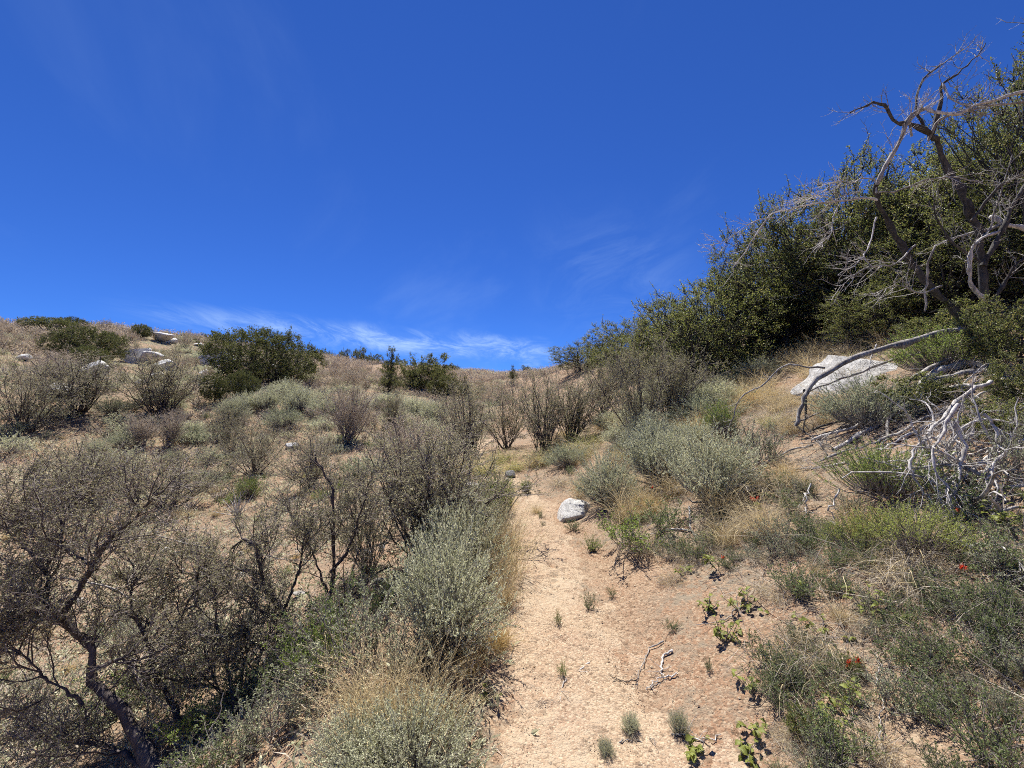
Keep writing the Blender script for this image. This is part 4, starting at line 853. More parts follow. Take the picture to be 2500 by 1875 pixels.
hero_shrub('leafing_shrub', (372, 1872), [
    ([(390, 1900), (332, 1823), (284, 1762), (236, 1705), (218, 1666), (218, 1613), (192, 1570), (149, 1521), (105, 1478), (87, 1447), (20, 1430)], (2.5, 2.75), 38, 14, 'trunk'),
    ([(152, 1500), (184, 1447), (227, 1390), (258, 1338), (297, 1294), (350, 1250), (385, 1205)], (2.65, 2.9), 20, 5, 'branch'),
    ([(365, 1880), (320, 1848), (271, 1832), (197, 1814), (114, 1801), (20, 1790)], (2.5, 2.6), 18, 6, 'branch'),
    ([(105, 1478), (60, 1470), (0, 1490), (-60, 1480)], (2.7, 2.8), 12, 5, 'branch'),
    ([(110, 1470), (118, 1400), (60, 1330), (40, 1260)], (2.75, 2.9), 12, 4, 'branch'),
    ([(236, 1390), (160, 1330), (150, 1270), (200, 1210)], (2.75, 3.0), 9, 4, 'branch'),
    ([(218, 1640), (290, 1610), (340, 1640), (375, 1652)], (2.6, 2.75), 10, 7, 'branch'),
    ([(200, 1720), (110, 1660), (60, 1600), (-10, 1560)], (2.55, 2.5), 8, 4, 'branch')],
    'large dark-stemmed shrub with tiny olive leaves, its thick trunk leaning left at the bottom corner', 'olive', 31, (17, 10, 5), (0.48, 0.27, 0.12))
hero_shrub('leafing_shrub', (440, 1760), [
    ([(445, 1775), (406, 1688), (380, 1644), (363, 1587), (345, 1535), (306, 1500), (250, 1480)], (2.85, 3.1), 20, 6, 'trunk'),
    ([(345, 1535), (320, 1470), (330, 1400), (300, 1340)], (3.0, 3.2), 9, 4, 'branch'),
    ([(370, 1610), (420, 1540), (470, 1440), (500, 1380)], (2.95, 3.2), 9, 4, 'branch')],
    'thinner dark shrub rising between the leaning trunk and the cluster of upright stems', 'olive', 32, (14, 9, 5), (0.42, 0.23, 0.10))
hero_shrub('leafing_shrub', (745, 1640), [
    ([(745, 1650), (695, 1500), (651, 1430), (629, 1338), (608, 1316), (586, 1316), (560, 1345)], (3.25, 3.4), 22, 6, 'trunk'),
    ([(735, 1625), (690, 1560), (650, 1500), (610, 1470)], (3.2, 3.1), 14, 5, 'branch'),
    ([(640, 1400), (560, 1385), (500, 1400), (440, 1395), (400, 1420)], (3.35, 3.3), 10, 4, 'branch'),
    ([(690, 1490), (720, 1420), (735, 1350), (760, 1290)], (3.4, 3.6), 9, 4, 'branch')],
    'crooked dark shrub whose main stem bends over like a hook', 'olive', 33, (14, 9, 5), (0.42, 0.23, 0.10))
hero_shrub('leafing_shrub', (575, 1740), [
    ([(575, 1745), (560, 1650), (540, 1580), (528, 1500), (520, 1430)], (2.85, 3.0), 13, 4, 'stem'),
    ([(580, 1745), (590, 1660), (600, 1590), (590, 1500)], (2.85, 3.0), 12, 4, 'stem'),
    ([(570, 1745), (540, 1690), (510, 1620), (490, 1540)], (2.85, 2.9), 10, 4, 'stem'),
    ([(585, 1745), (620, 1680), (640, 1600), (670, 1530)], (2.85, 3.0), 10, 4, 'stem')],
    'cluster of thin upright dark stems with olive leaves between the two bent shrubs', 'olive', 34, (11, 8, 4), (0.4, 0.2, 0.09))
hero_shrub('leafing_shrub', (792, 1535), [
    ([(790, 1540), (804, 1434), (813, 1347), (809, 1237), (785, 1163), (770, 1110)], (3.9, 4.0), 15, 4, 'stem'),
    ([(800, 1450), (770, 1380), (740, 1300), (700, 1230)], (3.95, 4.1), 9, 3, 'branch'),
    ([(808, 1400), (850, 1330), (870, 1260), (900, 1180)], (3.95, 4.1), 9, 3, 'branch'),
    ([(790, 1530), (850, 1470), (900, 1420), (960, 1380)], (3.9, 4.1), 10, 4, 'branch')],
    'tall slender dark shrub standing alone against the bare soil, left of the dense twiggy bush', 'olive', 35, (14, 8, 4), (0.5, 0.25, 0.11), 0.017, 3)
for pts, d, wd, lab in (([(149, 1408), (210, 1417), (271, 1430), (306, 1456), (350, 1476)], 2.9, 9, 'white dead twig caught in the large leaning shrub'), ([(380, 1305), (459, 1325), (520, 1342)], 3.2, 6, 'long white twig above the hooked shrub'),
                        ([(608, 1294), (647, 1347), (699, 1364), (769, 1369)], 3.3, 5, 'thin white twig right of the hooked stem'), ([(545, 1690), (535, 1740), (500, 1790), (480, 1850)], 2.5, 5, 'thin white twig hanging below the upright stems')):
    b = at(*pts[0], d); m = MB(); rng = np.random.default_rng(3); Q = limb(m, pts, (d, d * 1.03), wd, wd * 0.5, 14, 5, 0, b); twigs_on(m, Q, b, 4, 0.12, 0.0016, 0, 0.2, 2)
    tag(link('dead_twig', m.mesh('dead_twig', ['bleached']), None, b), lab, 'twig')
b, d = G(582, 1262); m = MB(); rng = np.random.default_rng(8)                    # splayed white dead bush across the gully
Q = grow(np.zeros((22, 3)), unit(np.stack([rng.normal(size=22) * 0.5, rng.normal(size=22) * 0.3, np.abs(rng.normal(size=22)) + 0.5], -1)), 0.5 * rng.uniform(0.6, 1.2, 22), 6, 0.15); m.tubes(Q, taper(22, 6, 0.010, 0.004), 5, 0)
tag(link('dead_bush', m.mesh('dead_bush', ['bleached']), None, b), 'splayed white dead bush on the bare soil across the gully', 'dead bush')

# ================================================================== SHRUBS, SAGE, GRASS placed one by one
TW = [p_twiggy(51, n0=34, per1=10, nleaf=6, leaf_l=0.022), p_twiggy(52, n0=40, spread=0.6, per1=10, nleaf=6, leaf_l=0.022), p_twiggy(53, n0=28, spread=0.95, H0=1.5, per1=11, nleaf=6, leaf_l=0.022), p_twiggy(54, 'bud', 'twig', 'brown_twig', n0=40, per1=11, nleaf=4, spread=0.6, leaf_l=0.02)]
TWD = p_twiggy(55, n0=64, spread=0.66, per1=11, per2=6, nleaf=6, leaf_l=0.018, r0=0.010)
SG = [p_sage(61, nl=26, n=480), p_sage(62, nl=26, n=480), p_sage(63, nl=26, n=460, upright=0.9, H0=0.62), p_sage(64, 'graygreen', nl=24, n=320)]
RB = [p_sage(71, 'green', 0.5, 0.6, 320, 20, 0.028, 0.0045, 1.1, 'twig'), p_sage(72, 'lime', 0.42, 0.8, 360, 20, 0.028, 0.0045, 0.9, 'twig')]
GR = [p_grass(81, 'straw', 300, 0.45, 0.75, 0.0045), p_grass(82, 'gold', 300, 0.38, 0.8, 0.004), p_grass(83, 'straw', 230, 0.7, 0.45, 0.0042, 6, 0.09, 0.35, 150), p_grass(84, 'grass', 340, 0.4, 0.8, 0.0045, mat2='straw'), p_grass(85, 'thatch', 420, 0.42, 1.15, 0.0038, 6, 0.11, 0.9, 0, 'straw')]
HB = [p_herb(91), p_herb(92, 'herb', 0.4, 34, 8, 0.018, 0.010, 1.15), p_herb(93, 'green', 0.35, 30, 8, 0.018, 0.008), p_herb(94, 'graygreen', 0.35, 36, 8, 0.016, 0.006, 1.1)]
FTW = [join_proto(p_twiggy(151 + i, 'bud' if i % 2 else 'olive', 'brown_twig', 'brown_twig', 24, 1.6, 0.75, 4, 0.042, 8, 4, 0.012)) for i in range(4)]
FSG = [join_proto(p_sage(161 + i, ('sage', 'graygreen', 'sage')[i], 0.6, 0.8, 110, 14, 0.05, 0.016)) for i in range(3)]
def many(proto, name, cat, rows, group=None, sink=0.0):
    for r in rows: plant(proto[r[5]] if isinstance(proto, list) else proto, name, r[0], r[1], r[2], r[3], r[4], cat, group, None, sink)
plant(TWD, 'twiggy_shrub', 1045, 1375, 370, 330, 'dense tall twiggy grey-brown bush on the left edge of the trail', 'shrub')
many(TW, 'twiggy_shrub', 'shrub', [
    (900, 1400, 250, 260, 'twiggy olive bush touching the left side of the dense tall bush', 2), (1330, 1098, 230, 180, 'twiggy brown bush with dark stems above the trail bend', 0), (1235, 1095, 210, 150, 'twiggy bush left of the dark-stemmed one at the trail bend', 2),
    (1150, 1115, 190, 180, 'pale-stemmed twiggy bush behind the dense tall bush', 0), (1395, 1075, 150, 150, 'small twiggy bush between the trail bend and the oaks', 1), (1570, 1085, 240, 260, 'big grey twiggy bush in front of the lowest oak', 2),
    (1475, 1015, 170, 140, 'grey-brown twiggy bush under the leftmost oak bush', 0), (1640, 1040, 150, 190, 'grey twiggy bush close against the lowest oak', 1), (395, 1015, 200, 150, 'rounded olive twiggy bush in the middle of the left slope', 1), (345, 1095, 90, 85, 'upright brown bush, left one of a pair on bare soil', 3),
    (410, 1092, 100, 92, 'upright brown bush, right one of a pair on bare soil', 3), (850, 1085, 160, 140, 'rounded brown bush beside the pale sage patch', 3), (962, 1065, 64, 105, 'narrow upright dark bush below the pinyons', 1),
    (620, 1160, 170, 120, 'low dark-stemmed bush on the gully side', 2), (60, 1055, 230, 160, 'wide olive twiggy bush at the left edge of the slope', 0), (190, 1010, 200, 140, 'olive twiggy bush right of the one at the left edge', 1),
    (140, 935, 140, 78, 'brown rounded bush under the skyline junipers', 3), (560, 1110, 130, 110, 'thin dark twiggy bush with bent stems at mid slope', 0), (760, 1190, 180, 130, 'small twiggy bush on red soil left of the tall slender shrub', 2),
    (180, 1230, 330, 150, 'low spreading olive bush across the gully behind the leaning shrub', 0), (420, 1240, 230, 140, 'low olive bush across the gully near the white dead bush', 2), (1000, 1180, 230, 160, 'brownish twiggy bush behind the left shoulder of the dense tall bush', 3), (2020, 760, 200, 190, 'olive brown twiggy bush in shade above the slab', 2), (2180, 790, 170, 120, 'twiggy bush behind the arching dead branch', 0)])
many(SG, 'sagebrush', 'sagebrush', [
    (1085, 1575, 310, 270, 'big silvery sagebrush mound bulging onto the left trail edge', 0), (1125, 1430, 230, 200, 'silver sagebrush behind the big mound on the trail edge', 2), (1165, 1335, 170, 130, 'blue-grey sagebrush below the dense tall bush', 1),
    (1010, 1930, 320, 190, 'pale sagebrush at the bottom edge, left of the trail', 2), (880, 1930, 280, 170, 'pale sagebrush left of the one at the bottom edge', 1), (1484, 1238, 150, 125, 'round sagebrush overhanging the speckled boulder', 0), (1600, 1180, 170, 140, 'upright sagebrush on the bank right of the boulder', 2),
    (1740, 1225, 200, 165, 'large silver sagebrush in the middle of the bank, above the red flower', 1), (1585, 1100, 140, 90, 'sagebrush at the foot of the big grey twiggy bush', 0), (2110, 1045, 220, 120, 'sagebrush just below the pale slab', 3), (1690, 1110, 120, 80, 'sagebrush among straw grass above the large silver one', 1),
    (1380, 1140, 110, 55, 'flat grey sagebrush on the cut bank at the trail bend', 3), (2330, 760, 180, 150, 'pale grey brush between the dead trunks', 0)])
many(SG, 'sagebrush', 'sagebrush', [(700, 975, 90, 46, 'pale sage clump', 0), (728, 1005, 90, 56, 'pale sage clump', 1), (650, 1000, 80, 50, 'pale sage clump', 2), (600, 1005, 70, 45, 'pale sage clump', 0), (566, 1030, 70, 60, 'pale sage clump', 1), (790, 1020, 80, 50, 'pale sage clump', 2), (880, 1010, 70, 40, 'pale sage clump', 0), (940, 1000, 80, 40, 'pale sage clump', 1), (1010, 1015, 80, 45, 'pale sage clump', 2), (690, 1050, 120, 56, 'pale sage clump', 3), (235, 1110, 56, 36, 'pale sage clump', 0), (470, 1075, 70, 40, 'pale sage clump', 3), (270, 1010, 80, 40, 'pale sage clump', 3), (1060, 1030, 80, 50, 'pale sage clump', 0), (970, 1045, 80, 50, 'pale sage clump', 1), (420, 1130, 60, 30, 'pale sage clump', 3), (300, 1090, 90, 35, 'pale sage clump', 3)], 'sage clumps in the hollow below the juniper')
for o in COL.objects:
    if o.get('label') == 'pale sage clump': o['label'] = 'pale sage clump in the hollow between juniper and trail'
many(RB, 'rabbitbrush', 'shrub', [
    (2240, 1345, 240, 110, 'lime green feathery bush on the bank below the heap of sticks', 1), (2110, 1350, 160, 90, 'yellowish green bush at the left of the lime green feathery one', 1), (2160, 1215, 200, 130, 'fresh green bush left of the heap of sticks', 0), (1765, 1065, 100, 85, 'bright green sapling bush in straw grass at the top of the bank', 0),
    (1285, 1205, 38, 34, 'small round bright green bush standing on the trail bank', 0), (605, 1215, 66, 50, 'bright green bush on the gully side beside the white dead bush', 0), (765, 1170, 56, 34, 'small lime green bush on red soil across the gully', 1), (1210, 1260, 110, 100, 'yellow-green bush on the left trail edge near the bend', 0), (2160, 775, 120, 60, 'yellow-green bush in shade behind the arching branch', 0), (2300, 910, 180, 110, 'green bush tangled under the dead limbs', 0)])
many(HB, 'leafy_herb', 'plant', [
    (1440, 1345, 58, 44, 'dark green leafy sprig at the right edge of the trail below the boulder', 2), (1540, 1335, 200, 95, 'green leafy mat on the bank below the boulder', 2), (1620, 1290, 170, 80, 'dark leafy mat right of the green one', 1), (1400, 1295, 56, 28, 'low sprig on sand right under the boulder', 0),
    (2430, 1540, 220, 150, 'dark green leafy herb patch at the right edge of the picture', 1), (2300, 1480, 160, 90, 'dark leafy herb left of the right edge patch', 0), (2420, 1860, 280, 190, 'thick dark green herb in the bottom right corner', 1), (2300, 1900, 130, 80, 'dark herb left of the bottom right corner', 0), (2050, 1390, 120, 70, 'leafy dark plant below the pale upright stick', 0),
    (1950, 1450, 120, 70, 'dark leafy plant with straw in the middle of the bank', 1), (1900, 1350, 150, 100, 'olive leafy plant right of the bare sand slope', 3), 
    (900, 1640, 330, 210, 'grey-green leafy bush under the big sagebrush mound', 3), (1020, 1640, 250, 130, 'shaded leafy base left of the tufted grass at the trail edge', 3), (800, 1660, 220, 170, 'green leafy bush behind the straw at the lower left', 2), (690, 1790, 280, 150, 'dark grey-green bush at the bottom left of the straw', 3), (830, 1560, 250, 170, 'dark green bush below the tall slender shrub', 1), (520, 1880, 240, 120, 'dark green leafy bush at the bottom by the thick trunk', 1), (950, 1490, 180, 130, 'shaded green bush between twiggy bush and sagebrush', 1),
    (430, 1700, 220, 110, 'dark green undergrowth left of the upright dark stems', 1), (230, 1790, 240, 110, 'dark green undergrowth left of the leaning trunk', 1), (90, 1740, 220, 110, 'olive undergrowth at the left edge below the leaning shrub', 3), (540, 1600, 200, 110, 'olive undergrowth behind the upright dark stems', 3), (320, 1580, 200, 100, 'low olive undergrowth across from the leaning trunk', 3), (600, 1720, 220, 110, 'green undergrowth around the upright dark stems', 1), (470, 1800, 200, 100, 'dark green undergrowth between the trunk and the upright stems', 2), (690, 1680, 180, 110, 'green undergrowth at the foot of the hooked shrub', 1), (330, 1700, 200, 90, 'low green undergrowth behind the leaning trunk', 2), (760, 1600, 180, 110, 'dark leafy undergrowth right of the hooked shrub', 1), (600, 1830, 220, 120, 'thick grey-green undergrowth at the bottom edge', 3), (130, 1850, 260, 100, 'low grey-green herb under the leaning shrub at the corner', 3), (2330, 1250, 220, 110, 'dark herb under the heap of sticks', 0), (1980, 1330, 140, 70, 'low dark herb left of the yellowish green bush', 1), (1700, 1370, 110, 60, 'low dark herb on the crest of the sand slope', 0), (2200, 1620, 140, 70, 'low dark herb on the bare patch at lower right', 0), (1900, 1720, 150, 80, 'low dark herb under the golden bunch grass', 1), (2490, 1180, 160, 200, 'olive bush behind the heap of sticks at the right edge', 3), (1860, 1130, 180, 110, 'olive leafy bush in the straw at mid bank', 3), (2450, 1400, 180, 120, 'shaded leafy bush under the oak sprout at the right edge', 0)])
many(HB, 'trail_sprig', 'plant', [(1362, 1525, 34, 52, 'small upright green sprig in the middle of the trail', 2), (1372, 1655, 40, 60, 'taller sprig standing on the trail beside the curved twig', 2), (1440, 1490, 70, 60, 'dark branching sprig at the right side of the trail', 0), (1495, 1458, 40, 36, 'little sprig up the bank from the dark branching one', 0),
    (1320, 1265, 30, 26, 'tiny sprig on the trail near the boulder', 0), (1325, 1285, 26, 20, 'tiny pale sprig on the trail below the boulder', 3), (1175, 1830, 40, 60, 'dry dark sprig at the left edge of the trail foot', 3), (1640, 1540, 60, 40, 'dark sprig on the bank above the hooked root', 0), (1730, 1640, 44, 44, 'sprig on the sand right of the hooked root', 0), (2130, 1560, 100, 60, 'grey sprig on the bare patch beside the broad oak sprout', 3), (2290, 1600, 80, 60, 'pale sprig on the bare sand at lower right', 3)])
many(SG, 'sage_sprig', 'plant', [(1540, 1785, 60, 50, 'small sage sprig on the sand, upper of two at the trail foot', 2), (1482, 1850, 62, 56, 'small sage sprig on the sand, lower of two at the trail foot', 2), (1660, 1795, 66, 76, 'grey sage sprig beside the oak sprout at the foot of the bank', 2)])
many(GR, 'bunch_grass', 'grass', [
    (1960, 1640, 250, 200, 'large straw bunch grass with golden base on the lower bank', 4), (1140, 1640, 120, 90, 'rusty tufted bunch grass on the left trail edge below the big sagebrush', 1), (1215, 1580, 120, 120, 'golden green bunch grass at the right foot of the big sagebrush mound', 1), (1232, 1480, 120, 150, 'straw grass at the trail edge beside the sagebrush', 0),
    (1235, 1410, 130, 170, 'tall straw grass between sagebrush and trail', 2), (1238, 1340, 110, 130, 'yellow straw grass at the trail edge higher up', 0), (1235, 1245, 80, 80, 'golden grass leaning over the trail near the bend', 1), (1190, 1270, 120, 90, 'green grass left of the trail near the bend', 3), (1215, 1205, 90, 60, 'yellow-green grass at the trail bend', 3),
    (985, 1815, 220, 270, 'tall straw grass with seed heads at the lower left', 2), (915, 1800, 210, 250, 'tall straw grass left of the seed-headed clump', 2), (1055, 1800, 180, 200, 'straw grass right of the seed-headed clump', 2), (860, 1740, 150, 140, 'golden straw among dark bushes at the lower left', 0), (1040, 1720, 150, 90, 'brown sprawling grass below the tufted one on the trail edge', 4),
    (1850, 985, 130, 60, 'orange gold grass below the arching branch', 1), (1700, 1065, 130, 80, 'orange straw grass above the large silver sagebrush', 1), (1760, 960, 140, 60, 'straw grass at the foot of the lowest oak', 3), (1830, 920, 150, 60, 'straw grass along the lower edge of the thicket', 3), (1900, 890, 140, 60, 'straw grass left of the pale slab', 0),
    (2100, 1310, 140, 130, 'rust coloured tall grass left of the lime green bush', 1), (1780, 1330, 140, 110, 'pale dry grass below the large silver sagebrush', 0), (2150, 1180, 170, 110, 'dry reddish grass under the fresh green bush', 4), (1900, 1200, 180, 110, 'pale matted grass at mid bank', 4), (2260, 1440, 180, 70, 'straw grass hanging below the lime green bush', 4),
    (2160, 1830, 200, 100, 'arching straw grass at the bottom of the bank', 4), (2010, 1880, 180, 90, 'tangled straw at the bottom edge right of the oak sprouts', 4), (1420, 1100, 160, 60, 'green straw grass above the trail bend', 3), (1180, 1160, 130, 70, 'green grass hiding the trail beyond the bend', 3), (1255, 1148, 100, 46, 'yellowish grass right where the trail turns out of sight', 3), (1305, 1140, 110, 52, 'straw grass on the cut bank at the trail turn', 0), (1225, 1128, 110, 46, 'green grass behind the white rock at the trail turn', 3), (1130, 1140, 110, 60, 'straw grass under the pale-stemmed twiggy bush', 0), (1370, 1180, 90, 44, 'grey dry grass on the cut bank above the small round green bush', 4), (1340, 1130, 140, 50, 'straw grass on the trail bend bank', 3), (1310, 1255, 40, 40, 'thin reddish grass wisp on the trail bank', 0), (1500, 1150, 120, 80, 'straw grass behind the round sagebrush', 0), (1850, 1290, 160, 90, 'grey straw on the bank right of the bent white stick', 4), (1640, 1420, 90, 70, 'dry grey tuft on the bare sand slope', 4), (1590, 1340, 130, 100, 'dry grey grass hanging over the sand slope', 4)])

# ================================================================== OAK SPROUTS: every large leaf a piece of its own
def lobed_leaf(seed):
    r = np.random.default_rng(seed); L = 1.0; k = 6
    t = np.linspace(0, 1, 2 * k + 1); half = 0.34 * np.sin(np.pi * np.clip(t, 0.0, 1) ** 0.85) + 0.02
    half[1::2] *= 1.12; half[2:-1:2] *= 0.72; half[0] = 0.02; half[-1] = 0.05
    z = 0.10 * np.sin(t * 3.0) - 0.16 * t ** 2
    mid = np.stack([t * 0, t, z], -1); ed = half[:, None] * (1 + 0.1 * r.normal(size=(len(t), 1)))
    lf = mid + np.stack([-ed[:, 0], t * 0, half * 0.35 + 0.03 * r.normal(size=len(t))], -1); rt = mid + np.stack([ed[:, 0], t * 0, half * 0.35 + 0.03 * r.normal(size=len(t))], -1)
    m = MB(); n_ = len(t); i = np.arange(n_ - 1)
    m.add(np.concatenate([mid, lf, rt]), np.concatenate([np.stack([i, i + 1, n_ + i + 1, n_ + i], -1), np.stack([i, 2 * n_ + i, 2 * n_ + i + 1, i + 1], -1)]), 0, True)
    return m.mesh('leaf', ['sprout'])
LEAF = [lobed_leaf(i) for i in range(4)]
def sprout(px, py, wpx, hpx, nleaf, label, seed, ls=1.0):
    global rng; rng = np.random.default_rng(seed); p, d = G(px, py)
    nleaf = int(nleaf * 2.0); wd = wpx * d / FPX; h = hpx * d / FPX; root = link('oak_sprout', None, None, p)
    ns = max(3, nleaf // 5); st = MB()
    dirs = dome_dirs(ns, 0.9); dirs[:, :2] *= max(1.0, wd / max(h, 0.01) * 0.9)
    A = grow(np.zeros((ns, 3)) - [0, 0, 0.01], dirs, np.hypot(h * 0.7, wd * 0.35) * rng.uniform(0.6, 1.0, ns), 6, 0.18, 0.05)
    st.tubes(A, taper(ns, 6, 0.0028, 0.0014), 5, 0); link('stem', st.mesh('stem', ['twig']), root)
    for k in range(nleaf):
        a = A[k % ns]; t = rng.uniform(0.3, 1.0) if k >= ns else 1.0; f = t * 5; i = min(int(f), 4); q = a[i] * (1 - f + i) + a[i + 1] * (f - i)
        o = link('leaf', LEAF[k % 4], root, q); s = rng.uniform(0.7, 1.25) * 0.031 * ls
        o.scale = (s, s, s); o.rotation_euler = (rng.uniform(-0.5, 0.7), rng.uniform(-0.6, 0.6), rng.uniform(0, 6.28))
    return tag(root, label, 'oak sprout', 'oak sprouts on the bank')
for i, a in enumerate(((1752, 1390, 90, 60, 14, 'bushy yellow-green oak sprout just below the straw in the upper sand slope'), (1745, 1325, 90, 60, 14, 'oak sprout under the bent white stick'), (2120, 1500, 110, 110, 20, 'tall dark-shadowed oak sprout right of the bare patch'),
        (2005, 1555, 110, 90, 14, 'oak sprout with large leaves right of the golden bunch grass'), (1770, 1570, 110, 90, 22, 'bright yellow-green oak sprout left of the golden bunch grass'), (1665, 1405, 70, 44, 10, 'small oak sprout at the crest of the sand slope'), (1725, 1500, 100, 70, 16, 'oak sprout on the sand left of the grey straw'),
        (1805, 1495, 110, 80, 18, 'oak sprout half covered by straw beside its twin'), (2045, 1725, 160, 110, 14, 'large-leaved oak sprout low on the bank beside the lowest red flower'), (2060, 1800, 130, 80, 10, 'oak sprout in deep straw below the large-leaved one'), (1705, 1850, 90, 80, 14, 'oak sprout at the foot of the bank beside the grey sage sprig'),
        (1812, 1860, 70, 90, 12, 'narrow oak sprout at the bottom edge'), (1830, 1690, 100, 60, 8, 'few-leaved oak sprout under the golden bunch grass'), (2440, 1290, 150, 110, 22, 'large oak sprout at the right edge below the heap of sticks'), (1448, 1350, 50, 40, 10, 'dark oak sprout at the trail edge below the boulder'),
        (1190, 1695, 36, 60, 7, 'small upright oak sprout on the left trail edge'), (2030, 1870, 90, 50, 9, 'oak sprout cut by the bottom edge of the picture'), (1960, 1470, 90, 60, 12, 'oak sprout in dark herbs above the golden bunch grass'), (1255, 1350, 30, 40, 8, 'tiny oak sprout where the straw meets the trail'), (1640, 1200, 60, 36, 10, 'oak sprout under the upright sagebrush'), (1850, 1245, 60, 30, 8, 'oak sprout beside the bright red flower at mid bank'), (1840, 1780, 110, 60, 9, 'low oak sprout at the edge of the shaded straw'), (2210, 1530, 70, 50, 8, 'sparse oak sprout on bare soil right of the tall dark-shadowed one'))):
    sprout(*a[:6], 300 + i)

# red paintbrush flowers
def flower(px, py, wpx, hpx, n_, label, seed):
    global rng; rng = np.random.default_rng(seed); p, d = G(px, py); h = hpx * d / FPX * 0.85; wd = wpx * d / FPX * 0.8; root = link('paintbrush_flower', None, None, p)
    for k in range(n_):
        tip = np.array([(k - (n_ - 1) / 2) * wd / max(n_, 1) + rng.normal() * 0.01, rng.normal() * 0.02, h * rng.uniform(0.75, 1.05)])
        A = resample([np.zeros(3) - [0, 0, 0.01], tip * 0.5 + rng.normal(size=3) * 0.01, tip], 6)[None]; m = MB(); m.tubes(A, taper(1, 6, 0.0022, 0.0015), 5, 0)
        q, t = along(A, 14, 0.1, 0.8); m.leaves(q, unit(t + rng.normal(size=q.shape) * 0.6), 0.022, 0.005, 1); stem = link('stem', m.mesh('stem', ['twig', 'herb']), root)
        m = MB(); q, t = along(A, 34, 0.72, 1.0); m.leaves(q, unit(t * 0.9 + rng.normal(size=q.shape) * 0.55), 0.018 * rng.uniform(0.7, 1.2, len(q)), 0.006, 0); link('flower_head', m.mesh('flower_head', ['red']), root)
    return tag(root, label, 'flower')
for i, a in enumerate(((1840, 1245, 34, 36, 3, 'bright red three-headed flower at mid bank below the large silver sagebrush'), (2085, 1650, 34, 48, 2, 'dark red flower low on the bank beside the bare sand'), (2335, 1275, 26, 46, 2, 'crimson flower under the heap of bleached sticks'), (1940, 1455, 18, 24, 1, 'single pale red flower on the bank above the golden bunch grass'),
        (2350, 1405, 30, 30, 2, 'faint red flower in shade under the straw right of the lime green bush'), (2455, 1410, 24, 30, 1, 'single red flower in the dark herbs at the right edge'), (1590, 1225, 22, 44, 1, 'small red flower left of the upright sagebrush'), (1765, 1380, 14, 22, 1, 'tiny orange red flower above the yellow-green oak sprout'))):
    flower(*a, 400 + i)

# ================================================================== SCATTER
def frame_px(x, y, z):
    r = np.array([x, y, z]) - CAM; d = r @ FWD
    return 1250 + FPX * r[0] / max(d, 0.01), 937.5 - FPX * (r @ UP) / max(d, 0.01), d
random.seed(99)
KEEP = ((525, 765, 815, 940, 23), (135, 290, 800, 885, 30), (60, 155, 935, 972, 16), (175, 230, 895, 930, 22), (270, 405, 862, 908, 26), (485, 568, 875, 912, 24), (350, 415, 812, 842, 40), (28, 64, 862, 884, 22), (915, 1105, 848, 965, 34), (1115, 1155, 915, 985, 30), (1235, 1300, 885, 940, 60), (640, 740, 930, 1000, 20))
def blocks(px, py, wpx, hpx, d):
    return any(px + wpx / 2 > a and px - wpx / 2 < b and py > c and py - hpx < e and d < f for a, b, c, e, f in KEEP)
def scatter(n, dlo, dhi, pw, ok, make):
    k = tries = 0
    while k < n and tries < n * 60:
        tries += 1
        d = dlo + (dhi - dlo) * random.random() ** pw; u = random.uniform(-1.32, 1.32); x, y = u * d, d
        if not ok(x, y, d, u): continue
        z = Hs(x, y); px, py, dd = frame_px(x, y, z)
        if not (-160 < px < 2660 and py < 1980): continue
        if make(x, y, z, px, py, dd) is not False: k += 1
def left_ok(x, y, d, u): return x < -0.6 - 0.06 * d and not (d < 16 and x > -0.9 - 0.25 * d)
